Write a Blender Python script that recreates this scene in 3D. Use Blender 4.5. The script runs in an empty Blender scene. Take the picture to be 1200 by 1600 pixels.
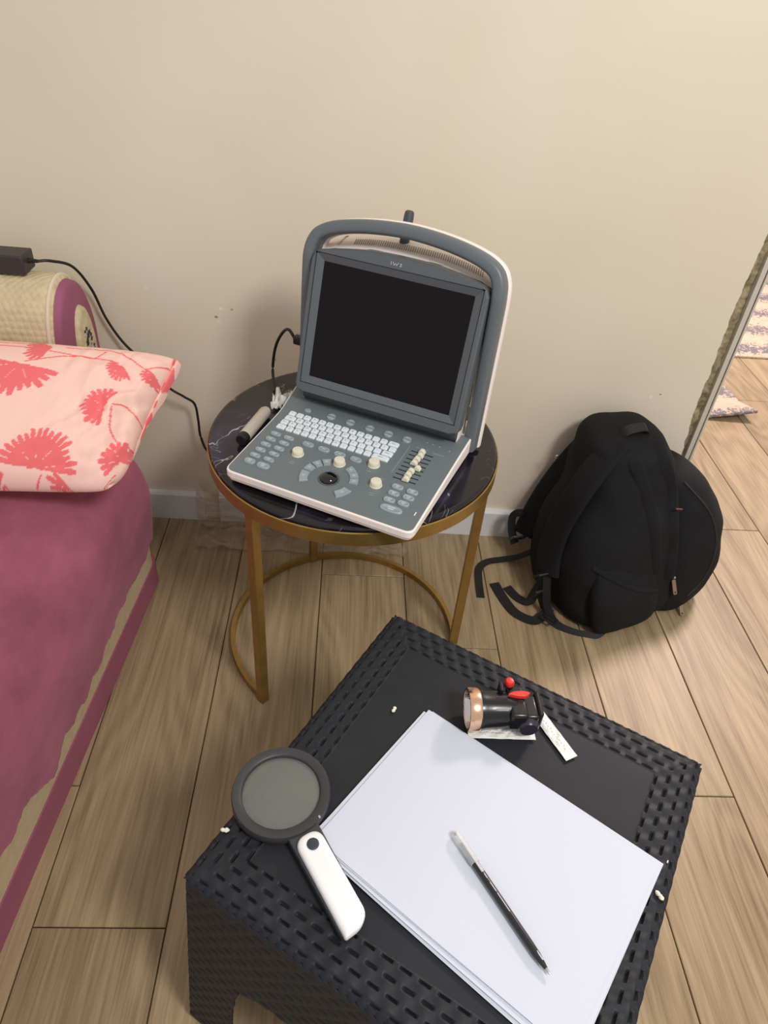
import bpy, bmesh, math, random
from mathutils import Vector, Matrix, noise
random.seed(7)
PI = math.pi
scene = bpy.context.scene
COL = scene.collection

# ---------------------------------------------------------------- camera
cam_data = bpy.data.cameras.new('camera')
cam = bpy.data.objects.new('camera', cam_data)
COL.objects.link(cam)
cR = Vector((0.99719792, -0.01948182, 0.07222713))
cU = Vector((-0.04358297, 0.63342266, 0.77257767))
cF = Vector((0.06080152, 0.77356072, -0.63079869))
cam.matrix_world = Matrix(((cR.x, cU.x, -cF.x, 0), (cR.y, cU.y, -cF.y, 0), (cR.z, cU.z, -cF.z, 1.17), (0, 0, 0, 1)))
cam_data.sensor_fit = 'VERTICAL'
cam_data.sensor_height = 36.0
cam_data.lens = 1104.925 * 36.0 / 1600.0
cam_data.clip_start = 0.02
scene.camera = cam

# ---------------------------------------------------------------- world and lights
W = bpy.data.worlds.new('room_world'); scene.world = W; W.use_nodes = True
W.node_tree.nodes['Background'].inputs[0].default_value = (1.0, 0.965, 0.93, 1)
W.node_tree.nodes['Background'].inputs[1].default_value = 0.60

def area(name, loc, target, size, power, color, sy=None):
    d = bpy.data.lights.new(name, 'AREA'); d.energy = power; d.color = color
    d.shape = 'RECTANGLE'; d.size = size; d.size_y = sy or size
    o = bpy.data.objects.new(name, d); COL.objects.link(o); o.location = loc
    o.rotation_euler = (Vector(target) - Vector(loc)).to_track_quat('-Z', 'Y').to_euler()
    return o
area('ceiling_light', (0.95, -0.55, 2.40), (0.35, 1.1, 0.4), 0.45, 38, (1.0, 0.96, 0.92))
area('other_room_light', (2.0, 2.7, 2.4), (1.7, 2.3, 0), 0.5, 90, (1.0, 0.80, 0.75))

scene.view_settings.view_transform = 'Standard'
scene.view_settings.look = 'None'
scene.view_settings.gamma = 1
scene.view_settings.use_curve_mapping = False
scene.view_settings.exposure = 0.0

# ---------------------------------------------------------------- helpers
def srgb(r, g, b):
    f = lambda c: (c / 255 / 12.92) if c <= 10 else ((c / 255 + .055) / 1.055) ** 2.4
    return (f(r), f(g), f(b), 1)

MATS = {}
def mat(name, color=None, rough=0.6, metal=0.0, spec=0.5, noise_amt=0.0, noise_scale=40, bump=0.0, bump_scale=200, coat=0.0, sheen=0.0):
    if name in MATS: return MATS[name]
    m = bpy.data.materials.new(name); m.use_nodes = True
    nt = m.node_tree; b = nt.nodes['Principled BSDF']
    b.inputs['Base Color'].default_value = color
    b.inputs['Roughness'].default_value = rough
    b.inputs['Metallic'].default_value = metal
    b.inputs['Specular IOR Level'].default_value = spec
    b.inputs['Coat Weight'].default_value = coat
    b.inputs['Sheen Weight'].default_value = sheen
    if noise_amt or bump:
        tc = nt.nodes.new('ShaderNodeTexCoord')
    if noise_amt:
        n = nt.nodes.new('ShaderNodeTexNoise'); n.inputs['Scale'].default_value = noise_scale; n.inputs['Detail'].default_value = 4
        nt.links.new(tc.outputs['Object'], n.inputs['Vector'])
        r = nt.nodes.new('ShaderNodeValToRGB')
        r.color_ramp.elements[0].position = .3; r.color_ramp.elements[1].position = .7
        r.color_ramp.elements[0].color = tuple(c * (1 - noise_amt) for c in color[:3]) + (1,)
        r.color_ramp.elements[1].color = tuple(min(1, c * (1 + noise_amt)) for c in color[:3]) + (1,)
        nt.links.new(n.outputs['Fac'], r.inputs[0]); nt.links.new(r.outputs[0], b.inputs['Base Color'])
    if bump:
        n2 = nt.nodes.new('ShaderNodeTexNoise'); n2.inputs['Scale'].default_value = bump_scale; n2.inputs['Detail'].default_value = 3
        nt.links.new(tc.outputs['Object'], n2.inputs['Vector'])
        bp = nt.nodes.new('ShaderNodeBump'); bp.inputs['Strength'].default_value = bump; bp.inputs['Distance'].default_value = .002
        nt.links.new(n2.outputs['Fac'], bp.inputs['Height']); nt.links.new(bp.outputs[0], b.inputs['Normal'])
    MATS[name] = m
    return m

class MB:
    """collects verts and faces of one mesh"""
    def __init__(s): s.v = []; s.f = []; s.mi = []
    def add(s, vs, fs, mi=0):
        o = len(s.v); s.v += [tuple(p) for p in vs]; s.f += [tuple(i + o for i in f) for f in fs]; s.mi += [mi] * len(fs); return s
    def box(s, c, d, mi=0, M=None):
        x, y, z = c; a, b, h = d[0] / 2, d[1] / 2, d[2] / 2
        vs = [Vector((x + i * a, y + j * b, z + k * h)) for i in (-1, 1) for j in (-1, 1) for k in (-1, 1)]
        if M: vs = [M @ p for p in vs]
        return s.add(vs, [(0, 1, 3, 2), (4, 6, 7, 5), (0, 4, 5, 1), (2, 3, 7, 6), (0, 2, 6, 4), (1, 5, 7, 3)], mi)
    def prism(s, pts, z0, z1, mi=0, M=None):
        """outline pts (ccw) extruded; z0, z1 may be functions of (x, y)"""
        n = len(pts); g = lambda z, p: z(*p) if callable(z) else z
        vs = [Vector((p[0], p[1], g(z0, p))) for p in pts] + [Vector((p[0], p[1], g(z1, p))) for p in pts]
        if M: vs = [M @ p for p in vs]
        fs = [tuple(reversed(range(n))), tuple(range(n, 2 * n))] + [(i, (i + 1) % n, n + (i + 1) % n, n + i) for i in range(n)]
        return s.add(vs, fs, mi)
    def lathe(s, prof, seg=32, M=None, mi=0, cap=True, squash=1.0):
        vs = []; fs = []
        for r, z in prof:
            for k in range(seg):
                a = 2 * PI * k / seg; vs.append(Vector((r * math.cos(a), r * math.sin(a) * squash, z)))
        if M: vs = [M @ p for p in vs]
        for i in range(len(prof) - 1):
            for k in range(seg):
                k2 = (k + 1) % seg; fs.append((i * seg + k, i * seg + k2, (i + 1) * seg + k2, (i + 1) * seg + k))
        if cap:
            fs.append(tuple(reversed(range(seg)))); fs.append(tuple(range((len(prof) - 1) * seg, len(prof) * seg)))
        return s.add(vs, fs, mi)
    def sweep(s, path, prof, up=(0, 0, 1), closed=False, mi=0, radii=None, fixed=None):
        """profile pts (a,b) swept along path; a is sideways, b is along up"""
        P = [Vector(p) for p in path]; n = len(P); m = len(prof); vs = []; fs = []
        U0 = Vector(up)
        for i, p in enumerate(P):
            if closed: t = P[(i + 1) % n] - P[i - 1]
            else: t = P[min(i + 1, n - 1)] - P[max(i - 1, 0)]
            t.normalize()
            u = U0
            if abs(t.dot(u)) > .98 and not fixed: u = Vector((0, 1, 0)) if abs(t.y) < .9 else Vector((1, 0, 0))
            a = t.cross(u).normalized(); b = a.cross(t).normalized()
            k = radii[i] if radii else 1
            for q in prof: vs.append(p + a * q[0] * k + b * q[1] * k)
        L = n if closed else n - 1
        for i in range(L):
            j = (i + 1) % n
            for k in range(m):
                k2 = (k + 1) % m; fs.append((i * m + k, j * m + k, j * m + k2, i * m + k2))
        if not closed:
            fs.append(tuple(range(m))); fs.append(tuple(reversed(range((n - 1) * m, n * m))))
        return s.add(vs, fs, mi)
    def tube(s, path, r, seg=10, **kw):
        return s.sweep(path, [(r * math.cos(2 * PI * k / seg), r * math.sin(2 * PI * k / seg)) for k in range(seg)], **kw)
    def rings(s, secs, mi=0, cap=True):
        n = len(secs[0]); vs = [p for q in secs for p in q]; fs = []
        for i in range(len(secs) - 1):
            for k in range(n):
                k2 = (k + 1) % n; fs.append((i * n + k, i * n + k2, (i + 1) * n + k2, (i + 1) * n + k))
        if cap: fs.append(tuple(reversed(range(n)))); fs.append(tuple(range((len(secs) - 1) * n, len(secs) * n)))
        return s.add(vs, fs, mi)
    def grid(s, fn, nu, nv, mi=0, skip=None):
        vs = [fn(i / nu, j / nv) for j in range(nv + 1) for i in range(nu + 1)]
        fs = [(j * (nu + 1) + i, j * (nu + 1) + i + 1, (j + 1) * (nu + 1) + i + 1, (j + 1) * (nu + 1) + i)
              for j in range(nv) for i in range(nu) if not (skip and skip((i + .5) / nu, (j + .5) / nv))]
        return s.add(vs, fs, mi)
    def build(s, name, mats, parent=None, smooth=False, bevel=0, bseg=2, loc=None, sub=0, solid=0, angle=35):
        me = bpy.data.meshes.new(name); me.from_pydata(s.v, [], s.f)
        if not isinstance(mats, (list, tuple)): mats = [mats]
        for m in mats: me.materials.append(m)
        for p, k in zip(me.polygons, s.mi): p.material_index = k
        bm = bmesh.new(); bm.from_mesh(me); bmesh.ops.recalc_face_normals(bm, faces=bm.faces); bm.to_mesh(me); bm.free()
        o = bpy.data.objects.new(name, me); COL.objects.link(o)
        if parent: o.parent = parent
        if loc: o.location = loc
        if solid:
            k = o.modifiers.new('solid', 'SOLIDIFY'); k.thickness = solid; k.offset = 0
        if bevel:
            k = o.modifiers.new('bevel', 'BEVEL'); k.width = bevel; k.segments = bseg; k.limit_method = 'ANGLE'; k.angle_limit = math.radians(40)
        if sub:
            k = o.modifiers.new('sub', 'SUBSURF'); k.levels = sub; k.render_levels = sub
        if smooth or bevel or sub:
            me.shade_smooth()
            if not sub: me.set_sharp_from_angle(angle=math.radians(angle))
        return o

def tag(o, label=None, cat=None, group=None, kind=None):
    if label: o['label'] = label
    if cat: o['category'] = cat
    if group: o['group'] = group
    if kind: o['kind'] = kind
    return o
def thing(name, label, cat, loc=(0, 0, 0), rz=0, group=None):
    o = bpy.data.objects.new(name, None); COL.objects.link(o); o.location = loc; o.rotation_euler = (0, 0, rz)
    return tag(o, label, cat, group)

def crom(pts, n=8, closed=False):
    P = [Vector(p) for p in pts]; out = []; N = len(P)
    rng = range(N) if closed else range(N - 1)
    for i in rng:
        if closed: a, b, c, d = P[i - 1], P[i], P[(i + 1) % N], P[(i + 2) % N]
        else: a, b, c, d = P[max(i - 1, 0)], P[i], P[i + 1], P[min(i + 2, N - 1)]
        for k in range(n):
            t = k / n
            out.append(.5 * ((2 * b) + (c - a) * t + (2 * a - 5 * b + 4 * c - d) * t * t + (3 * b - a - 3 * c + d) * t ** 3))
    if not closed: out.append(P[-1])
    return out
def rrect(x0, x1, y0, y1, r, n=5):
    out = []
    for cx, cy, a0 in ((x1 - r, y1 - r, 0), (x0 + r, y1 - r, 90), (x0 + r, y0 + r, 180), (x1 - r, y0 + r, 270)):
        for k in range(n + 1):
            a = math.radians(a0 + 90 * k / n); out.append((cx + r * math.cos(a), cy + r * math.sin(a)))
    return out
def roundpoly(pts, rs, n=5):
    """polygon with rounded corners (quadratic)"""
    out = []; N = len(pts)
    for i in range(N):
        p = Vector(pts[i]); a = Vector(pts[i - 1]); b = Vector(pts[(i + 1) % N]); r = rs[i] if isinstance(rs, (list, tuple)) else rs
        if r <= 0: out.append((p.x, p.y)); continue
        s = p + (a - p).normalized() * r; e = p + (b - p).normalized() * r
        for k in range(n + 1):
            t = k / n; q = s * (1 - t) ** 2 + p * 2 * t * (1 - t) + e * t * t; out.append((q.x, q.y))
    return out
_gl = {}
def glyph(text, size):
    """outline of letters as (verts, faces) in the xy plane, centred"""
    if text not in _gl:
        cu = bpy.data.curves.new('t', 'FONT'); cu.body = text; cu.align_x = 'CENTER'; cu.align_y = 'CENTER'; cu.resolution_u = 2
        ob = bpy.data.objects.new('t', cu); COL.objects.link(ob)
        bpy.context.view_layer.update()
        me = ob.evaluated_get(bpy.context.evaluated_depsgraph_get()).to_mesh()
        _gl[text] = ([tuple(v.co) for v in me.vertices], [tuple(p.vertices) for p in me.polygons])
        bpy.data.objects.remove(ob); bpy.data.curves.remove(cu)
    vs, fs = _gl[text]
    return [(v[0] * size, v[1] * size, 0) for v in vs], fs

def ribbon(name, pts, width, m, parent, thick=.0016, up=(0, 0, 1), n=8):
    path = crom(pts, n)
    mb = MB(); w = width / 2; t = thick / 2
    mb.sweep(path, [(-w, -t), (w, -t), (w, t), (-w, t)], up=up)
    return mb.build(name, m, parent, smooth=True)

# ---------------------------------------------------------------- materials
def wood_mat():
    m = bpy.data.materials.new('oak_laminate'); m.use_nodes = True; nt = m.node_tree; N = nt.nodes; L = nt.links
    b = N['Principled BSDF']; b.inputs['Roughness'].default_value = .42; b.inputs['Specular IOR Level'].default_value = .35
    tc = N.new('ShaderNodeTexCoord'); at = N.new('ShaderNodeAttribute'); at.attribute_name = 'plank'
    mul = N.new('ShaderNodeVectorMath'); mul.operation = 'MULTIPLY'; mul.inputs[1].default_value = (37, 19, 11)
    L.new(at.outputs['Color'], mul.inputs[0])
    add = N.new('ShaderNodeVectorMath'); add.operation = 'ADD'; L.new(tc.outputs['Object'], add.inputs[0]); L.new(mul.outputs[0], add.inputs[1])
    def mapped(sc):
        k = N.new('ShaderNodeMapping'); k.inputs['Scale'].default_value = sc; L.new(add.outputs[0], k.inputs['Vector']); return k
    # cathedral figure: bands of a smooth stretched field
    n1 = N.new('ShaderNodeTexNoise'); n1.inputs['Scale'].default_value = 1; n1.inputs['Detail'].default_value = 1.5; n1.inputs['Roughness'].default_value = .4
    L.new(mapped((7, 1.1, 1)).outputs[0], n1.inputs['Vector'])
    mm = N.new('ShaderNodeMath'); mm.operation = 'MULTIPLY'; mm.inputs[1].default_value = 95; L.new(n1.outputs['Fac'], mm.inputs[0])
    sn = N.new('ShaderNodeMath'); sn.operation = 'SINE'; L.new(mm.outputs[0], sn.inputs[0])
    # fine fibres
    n2 = N.new('ShaderNodeTexNoise'); n2.inputs['Scale'].default_value = 1; n2.inputs['Detail'].default_value = 5; n2.inputs['Roughness'].default_value = .65
    L.new(mapped((190, 5, 1)).outputs[0], n2.inputs['Vector'])
    n3 = N.new('ShaderNodeTexNoise'); n3.inputs['Scale'].default_value = 1; n3.inputs['Detail'].default_value = 3
    L.new(mapped((14, 1.6, 1)).outputs[0], n3.inputs['Vector'])
    def madd(a, k, c):
        q = N.new('ShaderNodeMath'); q.operation = 'MULTIPLY_ADD'; L.new(a, q.inputs[0]); q.inputs[1].default_value = k
        if isinstance(c, float): q.inputs[2].default_value = c
        else: L.new(c, q.inputs[2])
        return q.outputs[0]
    v = madd(sn.outputs[0], .055, .0); v = madd(n2.outputs['Fac'], .75, v); v = madd(n3.outputs['Fac'], .55, v)
    sx = N.new('ShaderNodeSeparateColor'); L.new(at.outputs['Color'], sx.inputs[0])
    v = madd(sx.outputs[2], .10, v)
    r = N.new('ShaderNodeValToRGB'); e = r.color_ramp.elements
    e[0].position = .42; e[0].color = srgb(116, 96, 71); e[1].position = .95; e[1].color = srgb(179, 158, 126)
    k = e.new(.66); k.color = srgb(151, 131, 101)
    L.new(v, r.inputs[0]); L.new(r.outputs[0], b.inputs['Base Color'])
    bp = N.new('ShaderNodeBump'); bp.inputs['Strength'].default_value = .12; bp.inputs['Distance'].default_value = .001
    L.new(n2.outputs['Fac'], bp.inputs['Height']); L.new(bp.outputs[0], b.inputs['Normal'])
    return m
def wall_mat():
    m = bpy.data.materials.new('painted_plaster'); m.use_nodes = True; nt = m.node_tree; N = nt.nodes; L = nt.links
    b = N['Principled BSDF']; b.inputs['Roughness'].default_value = .75; b.inputs['Specular IOR Level'].default_value = .25
    tc = N.new('ShaderNodeTexCoord')
    n = N.new('ShaderNodeTexNoise'); n.inputs['Scale'].default_value = 2.2; n.inputs['Detail'].default_value = 2; L.new(tc.outputs['Object'], n.inputs['Vector'])
    r = N.new('ShaderNodeValToRGB'); e = r.color_ramp.elements
    e[0].position = .35; e[0].color = srgb(222, 211, 191); e[1].position = .65; e[1].color = srgb(227, 217, 199)
    L.new(n.outputs['Fac'], r.inputs[0])
    last = r.outputs[0]
    # small chips and filled nail holes
    for (x, z, rad, col) in ((-.408, .590, .0035, (232, 226, 210)), (-.262, .557, .0035, (236, 232, 215)), (-.268, .528, .0045, (228, 222, 206)),
                             (-.273, .538, .003, (160, 148, 128)), (-.240, .557, .003, (188, 176, 152)), (.675, .42, .003, (236, 230, 212)), (.694, .428, .0025, (160, 148, 128)), (-.155, .45, .003, (176, 165, 145))):
        d = N.new('ShaderNodeVectorMath'); d.operation = 'SUBTRACT'; L.new(tc.outputs['Object'], d.inputs[0]); d.inputs[1].default_value = (x, 0, z)
        nz = N.new('ShaderNodeTexNoise'); nz.inputs['Scale'].default_value = 160; L.new(tc.outputs['Object'], nz.inputs['Vector'])
        sc = N.new('ShaderNodeVectorMath'); sc.operation = 'MULTIPLY'; sc.inputs[1].default_value = (1, 0, 1.3); L.new(d.outputs[0], sc.inputs[0])
        ln = N.new('ShaderNodeVectorMath'); ln.operation = 'LENGTH'; L.new(sc.outputs[0], ln.inputs[0])
        ma = N.new('ShaderNodeMath'); ma.operation = 'MULTIPLY_ADD'; ma.inputs[1].default_value = -rad * 1.5; L.new(nz.outputs['Fac'], ma.inputs[0]); L.new(ln.outputs['Value'], ma.inputs[2])
        lt = N.new('ShaderNodeMath'); lt.operation = 'LESS_THAN'; lt.inputs[1].default_value = rad * .35; L.new(ma.outputs[0], lt.inputs[0])
        mx = N.new('ShaderNodeMixRGB'); L.new(lt.outputs[0], mx.inputs[0]); L.new(last, mx.inputs[1]); mx.inputs[2].default_value = srgb(*col); last = mx.outputs[0]
    L.new(last, b.inputs['Base Color'])
    n2 = N.new('ShaderNodeTexNoise'); n2.inputs['Scale'].default_value = 9; n2.inputs['Detail'].default_value = 4; L.new(tc.outputs['Object'], n2.inputs['Vector'])
    bp = N.new('ShaderNodeBump'); bp.inputs['Strength'].default_value = .1; bp.inputs['Distance'].default_value = .01
    L.new(n2.outputs['Fac'], bp.inputs['Height']); L.new(bp.outputs[0], b.inputs['Normal'])
    return m
def marble_mat():
    m = bpy.data.materials.new('black_marble'); m.use_nodes = True; nt = m.node_tree; N = nt.nodes; L = nt.links
    b = N['Principled BSDF']; b.inputs['Roughness'].default_value = .16; b.inputs['Specular IOR Level'].default_value = .5
    tc = N.new('ShaderNodeTexCoord')
    n = N.new('ShaderNodeTexNoise'); n.inputs['Scale'].default_value = 7; n.inputs['Detail'].default_value = 6; n.inputs['Distortion'].default_value = .6
    L.new(tc.outputs['Object'], n.inputs['Vector'])
    r = N.new('ShaderNodeValToRGB'); e = r.color_ramp.elements
    e[0].position = .38; e[0].color = srgb(15, 13, 17); e[1].position = .70; e[1].color = srgb(54, 47, 72)
    k = e.new(.52); k.color = srgb(24, 21, 28)
    L.new(n.outputs['Fac'], r.inputs[0]); last = r.outputs[0]
    for sc, dist, w, seed, colr in ((3.0, .8, .0030, 3.1, (196, 190, 196)), (8, 1.2, .0045, 9.7, (150, 145, 160))):
        mp = N.new('ShaderNodeMapping'); mp.inputs['Location'].default_value = (seed, seed * 2, 0); L.new(tc.outputs['Object'], mp.inputs['Vector'])
        v = N.new('ShaderNodeTexNoise'); v.inputs['Scale'].default_value = sc; v.inputs['Detail'].default_value = 5; v.inputs['Distortion'].default_value = dist; v.inputs['Roughness'].default_value = .55
        L.new(mp.outputs[0], v.inputs['Vector'])
        s = N.new('ShaderNodeMath'); s.operation = 'SUBTRACT'; s.inputs[1].default_value = .5; L.new(v.outputs['Fac'], s.inputs[0])
        a = N.new('ShaderNodeMath'); a.operation = 'ABSOLUTE'; L.new(s.outputs[0], a.inputs[0])
        lr = N.new('ShaderNodeMapRange'); lr.inputs['From Min'].default_value = w; lr.inputs['From Max'].default_value = 0; L.new(a.outputs[0], lr.inputs['Value'])
        g = N.new('ShaderNodeTexNoise'); g.inputs['Scale'].default_value = 5 + seed; L.new(mp.outputs[0], g.inputs['Vector'])
        gr = N.new('ShaderNodeMapRange'); gr.inputs['From Min'].default_value = .50; gr.inputs['From Max'].default_value = .60; L.new(g.outputs['Fac'], gr.inputs['Value'])
        mu = N.new('ShaderNodeMath'); mu.operation = 'MULTIPLY'; L.new(lr.outputs[0], mu.inputs[0]); L.new(gr.outputs[0], mu.inputs[1])
        mx = N.new('ShaderNodeMixRGB'); L.new(mu.outputs[0], mx.inputs[0]); L.new(last, mx.inputs[1]); mx.inputs[2].default_value = srgb(*colr); last = mx.outputs[0]
    L.new(last, b.inputs['Base Color'])
    return m
def attr_mat(name, attr, rough, sheen=0):
    m = bpy.data.materials.new(name); m.use_nodes = True; nt = m.node_tree
    b = nt.nodes['Principled BSDF']; b.inputs['Roughness'].default_value = rough; b.inputs['Specular IOR Level'].default_value = .2
    b.inputs['Sheen Weight'].default_value = sheen
    a = nt.nodes.new('ShaderNodeAttribute'); a.attribute_name = attr; nt.links.new(a.outputs['Color'], b.inputs['Base Color'])
    return m
def glass_mat(name, color=(1, 1, 1, 1), rough=0.0, ior=1.45):
    m = bpy.data.materials.new(name); m.use_nodes = True; b = m.node_tree.nodes['Principled BSDF']
    b.inputs['Base Color'].default_value = color; b.inputs['Roughness'].default_value = rough; b.inputs['Transmission Weight'].default_value = 1; b.inputs['IOR'].default_value = ior
    return m
def _painted_reflection(m):  # less transmission, so the base colour shows as a painted ceiling reflection
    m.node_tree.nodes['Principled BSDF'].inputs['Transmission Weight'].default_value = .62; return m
def film_mat(name, color, alpha, rough=.3):
    m = bpy.data.materials.new(name); m.use_nodes = True; b = m.node_tree.nodes['Principled BSDF']
    b.inputs['Base Color'].default_value = color; b.inputs['Alpha'].default_value = alpha; b.inputs['Roughness'].default_value = rough
    return m
def velvet_mat():
    m = bpy.data.materials.new('mauve_velvet'); m.use_nodes = True; nt = m.node_tree; N = nt.nodes; L = nt.links
    b = N['Principled BSDF']; b.inputs['Roughness'].default_value = .85; b.inputs['Specular IOR Level'].default_value = .15
    b.inputs['Sheen Weight'].default_value = .25; b.inputs['Sheen Tint'].default_value = (.9, .5, .65, 1)
    tc = N.new('ShaderNodeTexCoord'); mp = N.new('ShaderNodeMapping'); mp.inputs['Scale'].default_value = (3, 2, 3); L.new(tc.outputs['Object'], mp.inputs['Vector'])
    n = N.new('ShaderNodeTexNoise'); n.inputs['Scale'].default_value = 2.2; n.inputs['Detail'].default_value = 6; n.inputs['Roughness'].default_value = .6; L.new(mp.outputs[0], n.inputs['Vector'])
    r = N.new('ShaderNodeValToRGB'); e = r.color_ramp.elements
    e[0].position = .34; e[0].color = srgb(138, 76, 94); e[1].position = .7; e[1].color = srgb(182, 104, 127)
    L.new(n.outputs['Fac'], r.inputs[0]); L.new(r.outputs[0], b.inputs['Base Color'])
    return m

M_wood = wood_mat(); M_wall = wall_mat(); M_marble = marble_mat(); M_velvet = velvet_mat()
M_white = mat('white_trim', srgb(222, 224, 226), .45)
M_gold = mat('brushed_gold', srgb(168, 138, 78), .36, .8, noise_amt=.12, noise_scale=30)
M_pgrey = mat('machine_grey', srgb(108, 118, 121), .48, bump=.05, bump_scale=900)
M_dgrey = mat('machine_dark_grey', srgb(88, 94, 99), .42)
M_hgrey = mat('handle_grey', srgb(98, 105, 110), .40)
M_navy = mat('machine_recess', srgb(30, 36, 44), .5)
M_shell = mat('machine_white', srgb(243, 233, 226), .42)
M_key = mat('key_white', srgb(226, 234, 240), .45)
M_keyink = mat('key_ink', srgb(120, 130, 140), .6)
M_btn = mat('button_clear_grey', srgb(150, 162, 168), .28)
M_btnink = mat('button_ink', srgb(196, 206, 212), .5)
M_cream = mat('dial_cream', srgb(226, 222, 200), .4)
M_ball = mat('ball_black', srgb(8, 8, 12), .08, coat=.5)
M_screen = mat('screen_black', srgb(17, 13, 16), .25, spec=.2)
M_rubber = mat('black_rubber', srgb(20, 18, 19), .5)
M_rattan = mat('black_plastic_rattan', srgb(37, 39, 44), .5, spec=.22, noise_amt=.08, noise_scale=25)
M_ratside = M_rattan
M_paper = mat('copy_paper', srgb(198, 204, 217), .8, spec=.15)
M_bag = mat('black_nylon', srgb(25, 25, 27), .8, spec=.2, bump=.35, bump_scale=700, noise_amt=.1, noise_scale=12)
M_web = mat('black_webbing', srgb(22, 20, 22), .65, bump=.3, bump_scale=900)
M_buckle = mat('black_buckle', srgb(30, 31, 34), .32)
M_bronze = mat('aged_bronze', srgb(150, 124, 104), .4, .7)
M_beige = mat('beige_upholstery', srgb(196, 176, 142), .8, noise_amt=.07, noise_scale=60, bump=.4, bump_scale=120)

# ---------------------------------------------------------------- the setting
# floor: boards with tight v-joints, all in one mesh
def make_floor():
    x0 = -.42808; pw = .1945; L = 1.285
    off = {-1: .654, 0: .430, 1: .20, 2: 1.195, 3: .986, 4: .28, 5: .657, 6: .15, 7: 1.424, 8: .9, 9: 2.14, 10: 1.5}
    mb = MB(); cols = []
    for k in range(-8, 16):
        o = off.get(k, (k * .437) % L); y = o - 2 * L
        while y < 4.2:
            a, b = max(y, -1.2), min(y + L, 4.2)
            if b - a > .02:
                g = .0009; X0 = x0 + k * pw + g; X1 = X0 + pw - 2 * g; Y0 = a + g; Y1 = b - g
                bv = .0012
                vs = [(X0, Y0, -.004), (X1, Y0, -.004), (X1, Y1, -.004), (X0, Y1, -.004),
                      (X0, Y0, -bv), (X1, Y0, -bv), (X1, Y1, -bv), (X0, Y1, -bv),
                      (X0 + bv, Y0 + bv, 0), (X1 - bv, Y0 + bv, 0), (X1 - bv, Y1 - bv, 0), (X0 + bv, Y1 - bv, 0)]
                fs = [(8, 9, 10, 11)] + [(i, (i + 1) % 4, 4 + (i + 1) % 4, 4 + i) for i in range(4)] + [(4 + i, 4 + (i + 1) % 4, 8 + (i + 1) % 4, 8 + i) for i in range(4)]
                mb.add(vs, fs); c = (random.random(), random.random(), random.random(), 1); cols += [c] * 12
            y += L
    n0 = len(mb.v)
    mb.add([(-2, -1.2, -.0035), (2.7, -1.2, -.0035), (2.7, 4.2, -.0035), (-2, 4.2, -.0035), (-2, -1.2, -.03), (2.7, -1.2, -.03), (2.7, 4.2, -.03), (-2, 4.2, -.03)],
           [(0, 1, 2, 3), (4, 7, 6, 5)], 1)
    cols += [(0, 0, 0, 1)] * 8
    o = mb.build('floor', [M_wood, mat('joint_dark', srgb(58, 40, 26), .9)])
    at = o.data.color_attributes.new('plank', 'FLOAT_COLOR', 'POINT')
    for i, c in enumerate(cols): at.data[i].color = c
    tag(o, kind='structure')
make_floor()

WY = 1.3645; TH = -.0215030
wall_root_M = Matrix.Translation((0, WY + .014, 0)) @ Matrix.Rotation(TH, 4, 'Z')
def wallw(x, y, z): return wall_root_M @ Vector((x, y, z))
XE = .822            # free end of the wall
def edge_x(z):       # ragged line where the paint stops, world-scale noise
    s = noise.noise(Vector((3.3, 0, z * 9))) * .006 + noise.noise(Vector((7.7, 0, z * 40))) * .0035 + noise.noise(Vector((1.7, 0, z * 120))) * .0015
    wide = .018 + .014 * max(0, math.sin((z - .25) * 5.2)) if z < .95 else .014
    return XE - .019 - wide * .62 + s
mb = MB()
zs = [i * .006 for i in range(int(2.6 / .006) + 1)]
for i in range(len(zs) - 1):
    za, zb = zs[i], zs[i + 1]
    xa, xb = edge_x(za), edge_x(zb)
    mb.add([(-2.0, 0, za), (xa, 0, za), (xb, 0, zb), (-2.0, 0, zb)], [(0, 1, 2, 3)])
    mb.add([(xa, 0, za), (xa + .002, .012, za), (xb + .002, .012, zb), (xb, 0, zb)], [(0, 1, 2, 3)], 1)
mb.box((-.6, .075, 1.3), (2.8, .12, 2.6), 1)
M_raw = mat('raw_plaster', srgb(150, 138, 108), .9, noise_amt=.4, noise_scale=60, bump=.8, bump_scale=60)
wall = mb.build('wall_back', [M_wall, M_raw]); wall.matrix_world = wall_root_M; tag(wall, kind='structure')
# crumbled plaster strip and metal corner bead
def crumb_fn(u, v):
    x = XE - .062 + u * .062; z = v * 1.6
    d = noise.noise(Vector((x * 60, 0, z * 45))) * .006 + noise.noise(Vector((x * 160, 3, z * 150))) * .003
    return Vector((x, .008 + d if u < .85 else .004, z))
mb = MB(); mb.grid(crumb_fn, 24, 640); o = mb.build('trim_1', [M_raw], smooth=True, angle=60); o.matrix_world = wall_root_M; tag(o, kind='structure')
mb = MB(); mb.box((XE - .0135, .006, 1.3), (.010, .018, 2.6)); mb.box((XE - .002, .008, 1.3), (.004, .018, 2.6))
mb.box((XE - .006, .018, 1.3), (.008, .01, 2.6), 1); mb.box((XE - .006, .07, 1.3), (.010, .11, 2.6), 1)
o = mb.build('trim_2', [mat('bead_metal', srgb(206, 202, 192), .4, .2), mat('bead_gap', srgb(78, 78, 78), .6)]); o.matrix_world = wall_root_M; tag(o, kind='structure')
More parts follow.
